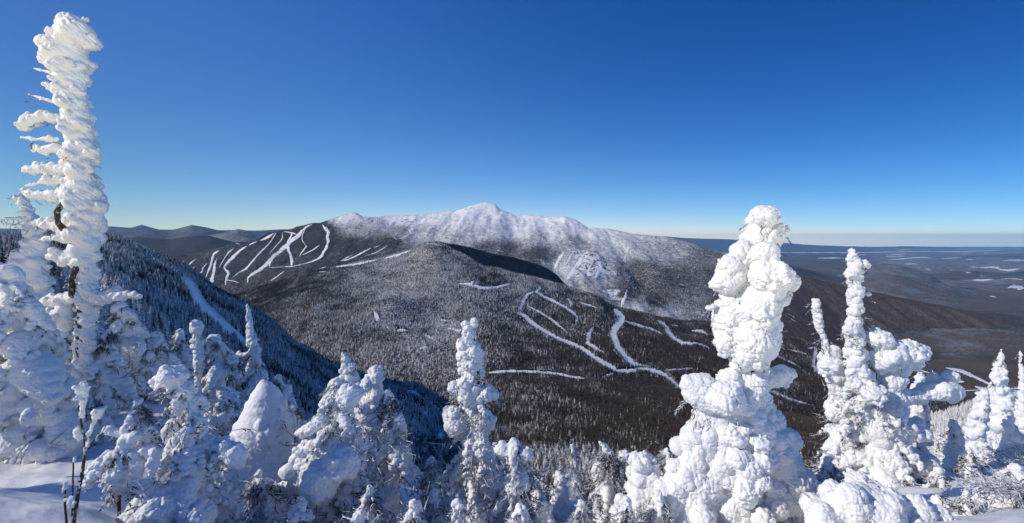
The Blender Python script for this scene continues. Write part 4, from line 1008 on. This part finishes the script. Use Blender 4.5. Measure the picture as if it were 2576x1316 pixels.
snow_tree('giant lumpy tower of white rime right of the centre', 4.0, [(1906,538,18),(1912,558,32),(1913,585,44),(1912,615,46),(1902,642,40),(1888,664,58),(1882,700,66),(1880,738,62),(1864,778,58),(1860,820,60),(1862,860,56),(1870,890,46),(1880,914,34),(1878,940,32),(1862,968,58),(1852,1010,66),(1865,1050,78),(1868,1100,84),(1862,1150,88),(1856,1200,96),(1852,1260,108),(1850,1345,130)],
    lobes=[(1908,548,26,.1),(1935,590,32),(1962,584,16),(1893,640,34,.2),(1835,668,36),(1826,706,34),(1900,690,48,.25),(1932,695,34),(1918,740,32,.2),(1880,770,46,.2),(1845,800,40),(1898,800,30,.18),(1870,850,52,.2),(1892,860,30),(1828,860,30),(1755,974,40),(1772,1002,40),(1738,988,28),(1800,985,44,.2),(1905,1040,36)],
    arms=[[(1896,962,24),(1944,950,30),(1982,940,18)],[(1880,1060,42),(1930,1100,46),(1962,1160,50),(1990,1230,52),(2022,1300,48)],[(1840,1100,46),(1790,1170,48),(1742,1240,52),(1700,1310,48)],[(1866,1120,40),(1862,1200,42),(1850,1300,44)],[(1800,770,5),(1783,776,5)],[(1770,1060,26),(1745,1100,30),(1735,1130,20)],[(1830,1080,30),(1765,1130,34),(1722,1190,37),(1690,1250,40),(1660,1310,44)],[(1890,1180,38),(1920,1260,43),(1930,1325,46)],[(1800,1200,34),(1782,1260,38),(1775,1320,44)],[(1915,1120,28),(1978,1180,34),(2030,1250,38),(2060,1320,42)],[(1840,1010,30),(1800,1050,32),(1778,1095,28)]],
    style='lump', amp=1.2, soft=.15, name='rime_tower', trunk=[(1885,620,6,20),(1880,900,7,12),(1876,935,8,30),(1874,985,10,6),(1870,1050,14,0),(1860,1345,20,0)])
snow_tree('thin leaning rimed stem left of the right-hand column', 6.7, [(2052,760,10),(2055,790,12),(2061,820,9),(2071,850,6),(2078,872,11),(2090,898,28),(2092,930,32),(2108,960,20),(2118,1000,28),(2115,1050,38),(2112,1100,44),(2118,1160,48),(2118,1240,50)], lobes=[(2084,915,24)], style='mix', twigs=34, amp=1.1)
snow_tree('twin-headed snow giant with a narrow column and a bulging right head', 6.4, [(2145,630,12),(2150,655,15),(2151,690,18),(2152,730,19),(2152,770,17),(2150,810,19),(2148,850,23),(2154,890,27),(2154,930,28),(2162,970,36),(2176,1010,46),(2196,1050,74),(2200,1100,84),(2200,1160,94),(2206,1220,104),(2206,1320,116)],
    lobes=[(2172,664,10),(2182,740,6),(2206,854,28),(2240,888,32),(2266,885,34),(2296,884,27),(2216,900,34),(2288,910,22),(2135,690,12),(2130,830,14),(2168,980,26,.2)],
    arms=[[(2252,905,32),(2242,950,24),(2236,990,26),(2226,1034,36),(2200,1080,40)],[(2245,1002,22),(2300,996,15),(2338,986,18)],[(2340,985,20),(2370,974,30),(2392,985,20)],[(2318,1000,6),(2331,1030,6),(2336,1056,4)],[(2240,1060,26),(2225,1120,24),(2210,1170,26)],[(2260,1090,30),(2300,1080,24)],[(2230,1180,28),(2250,1230,24)],[(2300,1180,26),(2335,1170,28),(2350,1190,16)]],
    style='mix', amp=1.2, twigs=40)
snow_tree('little snow-capped spruce behind the outstretched arm of the twin-headed giant', 7.5, [(2314,940,6),(2313,956,12),(2311,985,16),(2311,1030,22),(2311,1100,26)], style='lump')
snow_tree('slender rimed spire near the right edge', 9.0, [(2518,878,2.5),(2518,896,5),(2516,916,10),(2511,945,16),(2515,980,19),(2518,1020,24),(2520,1060,30),(2525,1110,36),(2525,1180,40)], arms=[[(2530,985,5),(2562,980,3)],[(2535,990,4),(2552,1000,3)]], style='mix', twigs=12)
snow_tree('short snow-clotted spruce left of the slender right-edge spire', 8.5, [(2477,984,8),(2472,1000,13),(2462,1030,18),(2456,1080,22),(2458,1130,27),(2458,1200,30)], style='mix', twigs=12)
snow_tree('small white spruce standing alone on the right slope', 7.0, [(2400,1062,8),(2402,1090,14),(2404,1120,18),(2405,1165,24),(2405,1230,28)], style='mix')
snow_tree('low heap of snow-smothered boughs in the shade at the lower right', 3.3, [(2190,1252,20),(2195,1266,60),(2190,1290,105),(2185,1345,140)], lobes=[(2105,1272,34),(2150,1262,30),(2235,1262,32),(2300,1280,38),(2345,1300,34),(2060,1296,38),(2190,1256,28),(2270,1300,40)], arms=[[(2230,1262,18),(2290,1268,16),(2350,1288,12)]], style='lump', soft=.2, amp=1.0, needles=2, twigs=12, name='snow_heap')
snow_tree('snow-sagging spruce in the bottom right corner under the frosted sprays', 4.0, [(2560,1180,30),(2552,1210,54),(2545,1250,76),(2540,1345,90)], soft=.4, twigs=60, needles=2)
snow_tree('thin stick of rime at the far right edge', 11.0, [(2566,880,3),(2567,900,5),(2569,930,6),(2571,960,7),(2572,1010,12),(2573,1080,20)], style='lump', name='rime_column')
# low snowy young trees filling the front row
for u, v, Y, w, lab in ((1085, 1150, 6.0, 46, 'low snowy spruce in the gap left of the slim centre spire'), (1095, 1240, 4.4, 54, 'squat snow-covered spruce at the bottom left of the slim centre spire'), (1350, 1225, 6.2, 40, 'dim low spruce behind the hooded spruce'),
                        (1462, 1265, 4.2, 46, 'squat snow-covered sapling between the snow post and the finger-tipped spruce'), (1245, 1120, 6.6, 40, 'thin snowy spruce peeping between the slim centre spire and the hooded spruce'),
                        (930, 1230, 3.8, 56, 'low branchy spruce below the button-topped one'), (570, 1000, 6.8, 52, 'dark-bottomed spruce left of the snow dome'), (780, 1150, 6.4, 50, 'shaded snowy spruce right below the snow dome'),
                        (410, 1070, 6.6, 54, 'low shaded spruce behind the hook-topped leaning spruce'), (2080, 1150, 4.6, 46, 'twiggy snow-crusted spruce at the left foot of the twin-headed giant'), (2360, 1180, 5.4, 40, 'shaded little spruce right of the twin-headed giant'),
                        (230, 1000, 6.0, 50, 'snow-bent spruce behind the bare rimed stems'), (350, 1010, 5.6, 44, 'shadowed snow-hung spruce left of the hook-topped one'), (1150, 1262, 3.6, 44, 'snow-crusted shoot in front of the foot of the slim centre spire'), (1310, 1270, 3.6, 50, 'low snow-covered spruce in front of the hooded spruce'), (1040, 1262, 3.5, 44, 'low snowy spruce between the button-topped spruce and the centre spire'),
                        (1490, 1240, 5.2, 34, 'small snowy spruce behind the finger-tipped one'), (760, 1262, 3.6, 46, 'low snow-clad spruce at the bottom edge left of the heavy left-centre spruce'), (900, 1285, 3.3, 44, 'snow-clad shoot at the bottom edge right of the heavy left-centre spruce'), (1575, 1255, 3.7, 40, 'squat snowy spruce in front of the blunt one'), (1440, 1120, 8.5, 26, 'distant little spruce seen past the hooded spruce'),
                        (1655, 1240, 3.8, 40, 'low snowy spruce at the left foot of the giant rime tower'), (2320, 1120, 6.8, 34, 'snowy spruce under the outstretched arm of the twin-headed giant'),
                        (2430, 1235, 3.9, 44, 'low snow-buried spruce in the hollow left of the bottom right corner'), (2360, 1250, 4.2, 40, 'low snow-buried spruce right of the shaded snow heap'),
                        (2440, 1130, 6.2, 34, 'young frosted spruce below the slender right-edge spire')):
    snow_tree(lab, Y, [(u, v, w*.2), (u+2, v+16, w*.4), (u-2, v+45, w*.75), (u, v+90, w), (u, v+160, w*1.1), (u, v+220, w*1.1)], twigs=24, needles=.7)

# bare stems with rime, lower left
def stem_plant(label, Y, stems, caps):
    s = Y / F; ub = stems[0][0][0]; bx = (ub - U0) * s; gz = min(ground_z(bx, Y), (V0 - stems[0][0][1]) * s)
    root = bpy.data.objects.new('bare_shrub', None); COL.objects.link(root); root.location = (bx, Y, gz); tag(root, label, 'shrub')
    L = lambda p: np.array(((p[0] - U0) * s - bx, 0, (V0 - p[1]) * s - gz)); r = np.random.RandomState(77)
    for i, st in enumerate(stems):
        q = [L(p) for p in st]
        if i in (0, 4, 5): q = [np.array((q[0][0], 0, -.08))] + q
        q = np.array(q); t = np.linspace(0, 1, 14); d = np.linspace(0, 1, len(q)); q = np.stack([np.interp(t, d, q[:, c]) for c in range(3)], 1) + r.normal(size=(14, 3)) * .0025
        w0, w1 = st[0][2], st[-1][2]
        mesh_obj('stem', *tube(q, np.linspace(w0, w1, 14) * s, 7), M_trunk, root)
    for cp in caps:
        B = []
        for (u, v, w) in dens(cp, 3.0):
            c = L((u, v)); B.append((*c, w*s, w*s, w*s, 0)); e = r.normal(size=3) * w * s * .6; B.append((*(c + e), w*s*.55, w*s*.55, w*s*.55, 0))
        V, N, Q = fuse(B, .006); V = rime(V, N, .7, 0, 31)
        o = mesh_obj('rime', V + np.array((0.004, -.004, 0)), Q, M_snow, root)
stem_plant('bare dark shrub stems crusted with rime in the lower left', 2.7,
    [[(186,1316,5),(198,1240,4.5),(212,1155,4),(217,1120,3.2),(208,1075,2.6),(204,1040,2.2),(207,990,1.6)],[(216,1125,2.8),(228,1085,2.2),(248,1030,1.5)],[(216,1135,2.6),(238,1108,2),(262,1076,1.4)],[(188,1300,2.5),(196,1250,2.2),(208,1195,2)],[(168,1316,3),(165,1260,2.4),(163,1222,2)],[(182,1310,3),(184,1240,2.2),(187,1160,1.6)]],
    [[(206,1050,7),(207,1010,8),(209,985,12),(210,968,10)],[(200,1095,10),(198,1080,8)],[(224,1095,6),(236,1060,8),(250,1032,9)],[(222,1120,7),(224,1110,8)],[(240,1105,4),(262,1077,5)],[(163,1228,8),(163,1212,7)],[(187,1158,5),(187,1152,5)],[(184,1250,8),(182,1270,7)],[(166,1255,5)]*2,[(205,1195,5),(200,1225,5)]])

# fine frosted sprays reaching in from the right edge
def frosted_spray(label, Y, u0, v0, n, seed):
    r = np.random.RandomState(seed); s = Y / F; bx = (u0 - U0) * s; gz = ground_z(bx, Y)
    root = bpy.data.objects.new('frosted_shrub', None); COL.objects.link(root); root.location = (bx, Y, gz); tag(root, label, 'shrub')
    top = (V0 - v0) * s - gz
    mesh_obj('stem', *tube([(0, 0, -.1), (.02, 0, top*.5), (0, 0, top)], [.026, .02, .008], 7), M_frost, root)
    for k in range(n):
        z = top * r.uniform(.3, 1.0); a = math.pi + r.uniform(-.9, .9); Lb = r.uniform(.25, .6); d = np.array((math.cos(a), math.sin(a)*.7, r.uniform(-.05, .45)))
        pts = [np.array((0, 0, z)) + d * Lb * t + np.array((0, 0, -.16 * t * t)) + r.normal(size=3)*.006 for t in np.linspace(0, 1, 9)]
        Vt, Ft, n0 = [], [], 0
        segs = [((.007, .003), pts)]
        for i in range(1, 9):
            for _ in range(5):
                dd = d * r.uniform(.5, .9) + r.normal(size=3) * .4
                segs.append(((.004, .002), [pts[i] + dd * t * Lb * .3 * (1.1 - i / 10) for t in np.linspace(0, 1, 3)]))
        for rr, pp in segs:
            vv, ff = tube(pp, np.linspace(rr[0], rr[1], len(pp)), 4); Vt.append(vv); Ft.append(ff + n0); n0 += len(vv)
        mesh_obj('branch', np.concatenate(Vt), np.concatenate(Ft), M_frost, root)
k = NT('hoar_frost'); M_frost = k.done(k.mix(k.ramp(k.math('ADD', k.noise(70, 3, .7), k.math('MULTIPLY', k.nz(), .3)), .30, .5), (.12, .10, .08), (.82, .84, .87)), .8)
for k_, (x_, y_, h_) in enumerate(((-9.2, 3.0, 5.0), (-10.8, 5.4, 5.6), (-12.0, 7.6, 5.6))):  # unseen spruces, added outside the view to cast shade on the left foreground
    pf_ = F / y_; u_ = U0 + x_ * pf_; g_ = ground_z(x_, y_); v_ = V0 - g_ * pf_
    snow_tree(('tall', 'taller', 'far')[k_] + ' unseen snowy spruce added beyond the left edge to shade the lower left', y_, [(u_, v_ - h_*pf_, .12*pf_), (u_, v_ - .8*h_*pf_, .35*pf_), (u_, v_ - .5*h_*pf_, .75*pf_), (u_, v_ - .15*h_*pf_, 1.0*pf_)], style='frond', fine=14.0/y_, needles=0)
frosted_spray('fine hoar-frosted branches reaching in from the right edge', 4.4, 2610, 1120, 9, 901)
frosted_spray('lower hoar-frosted twigs at the right edge in front of the snow hollow', 3.8, 2600, 1225, 8, 902)

#@@LIST
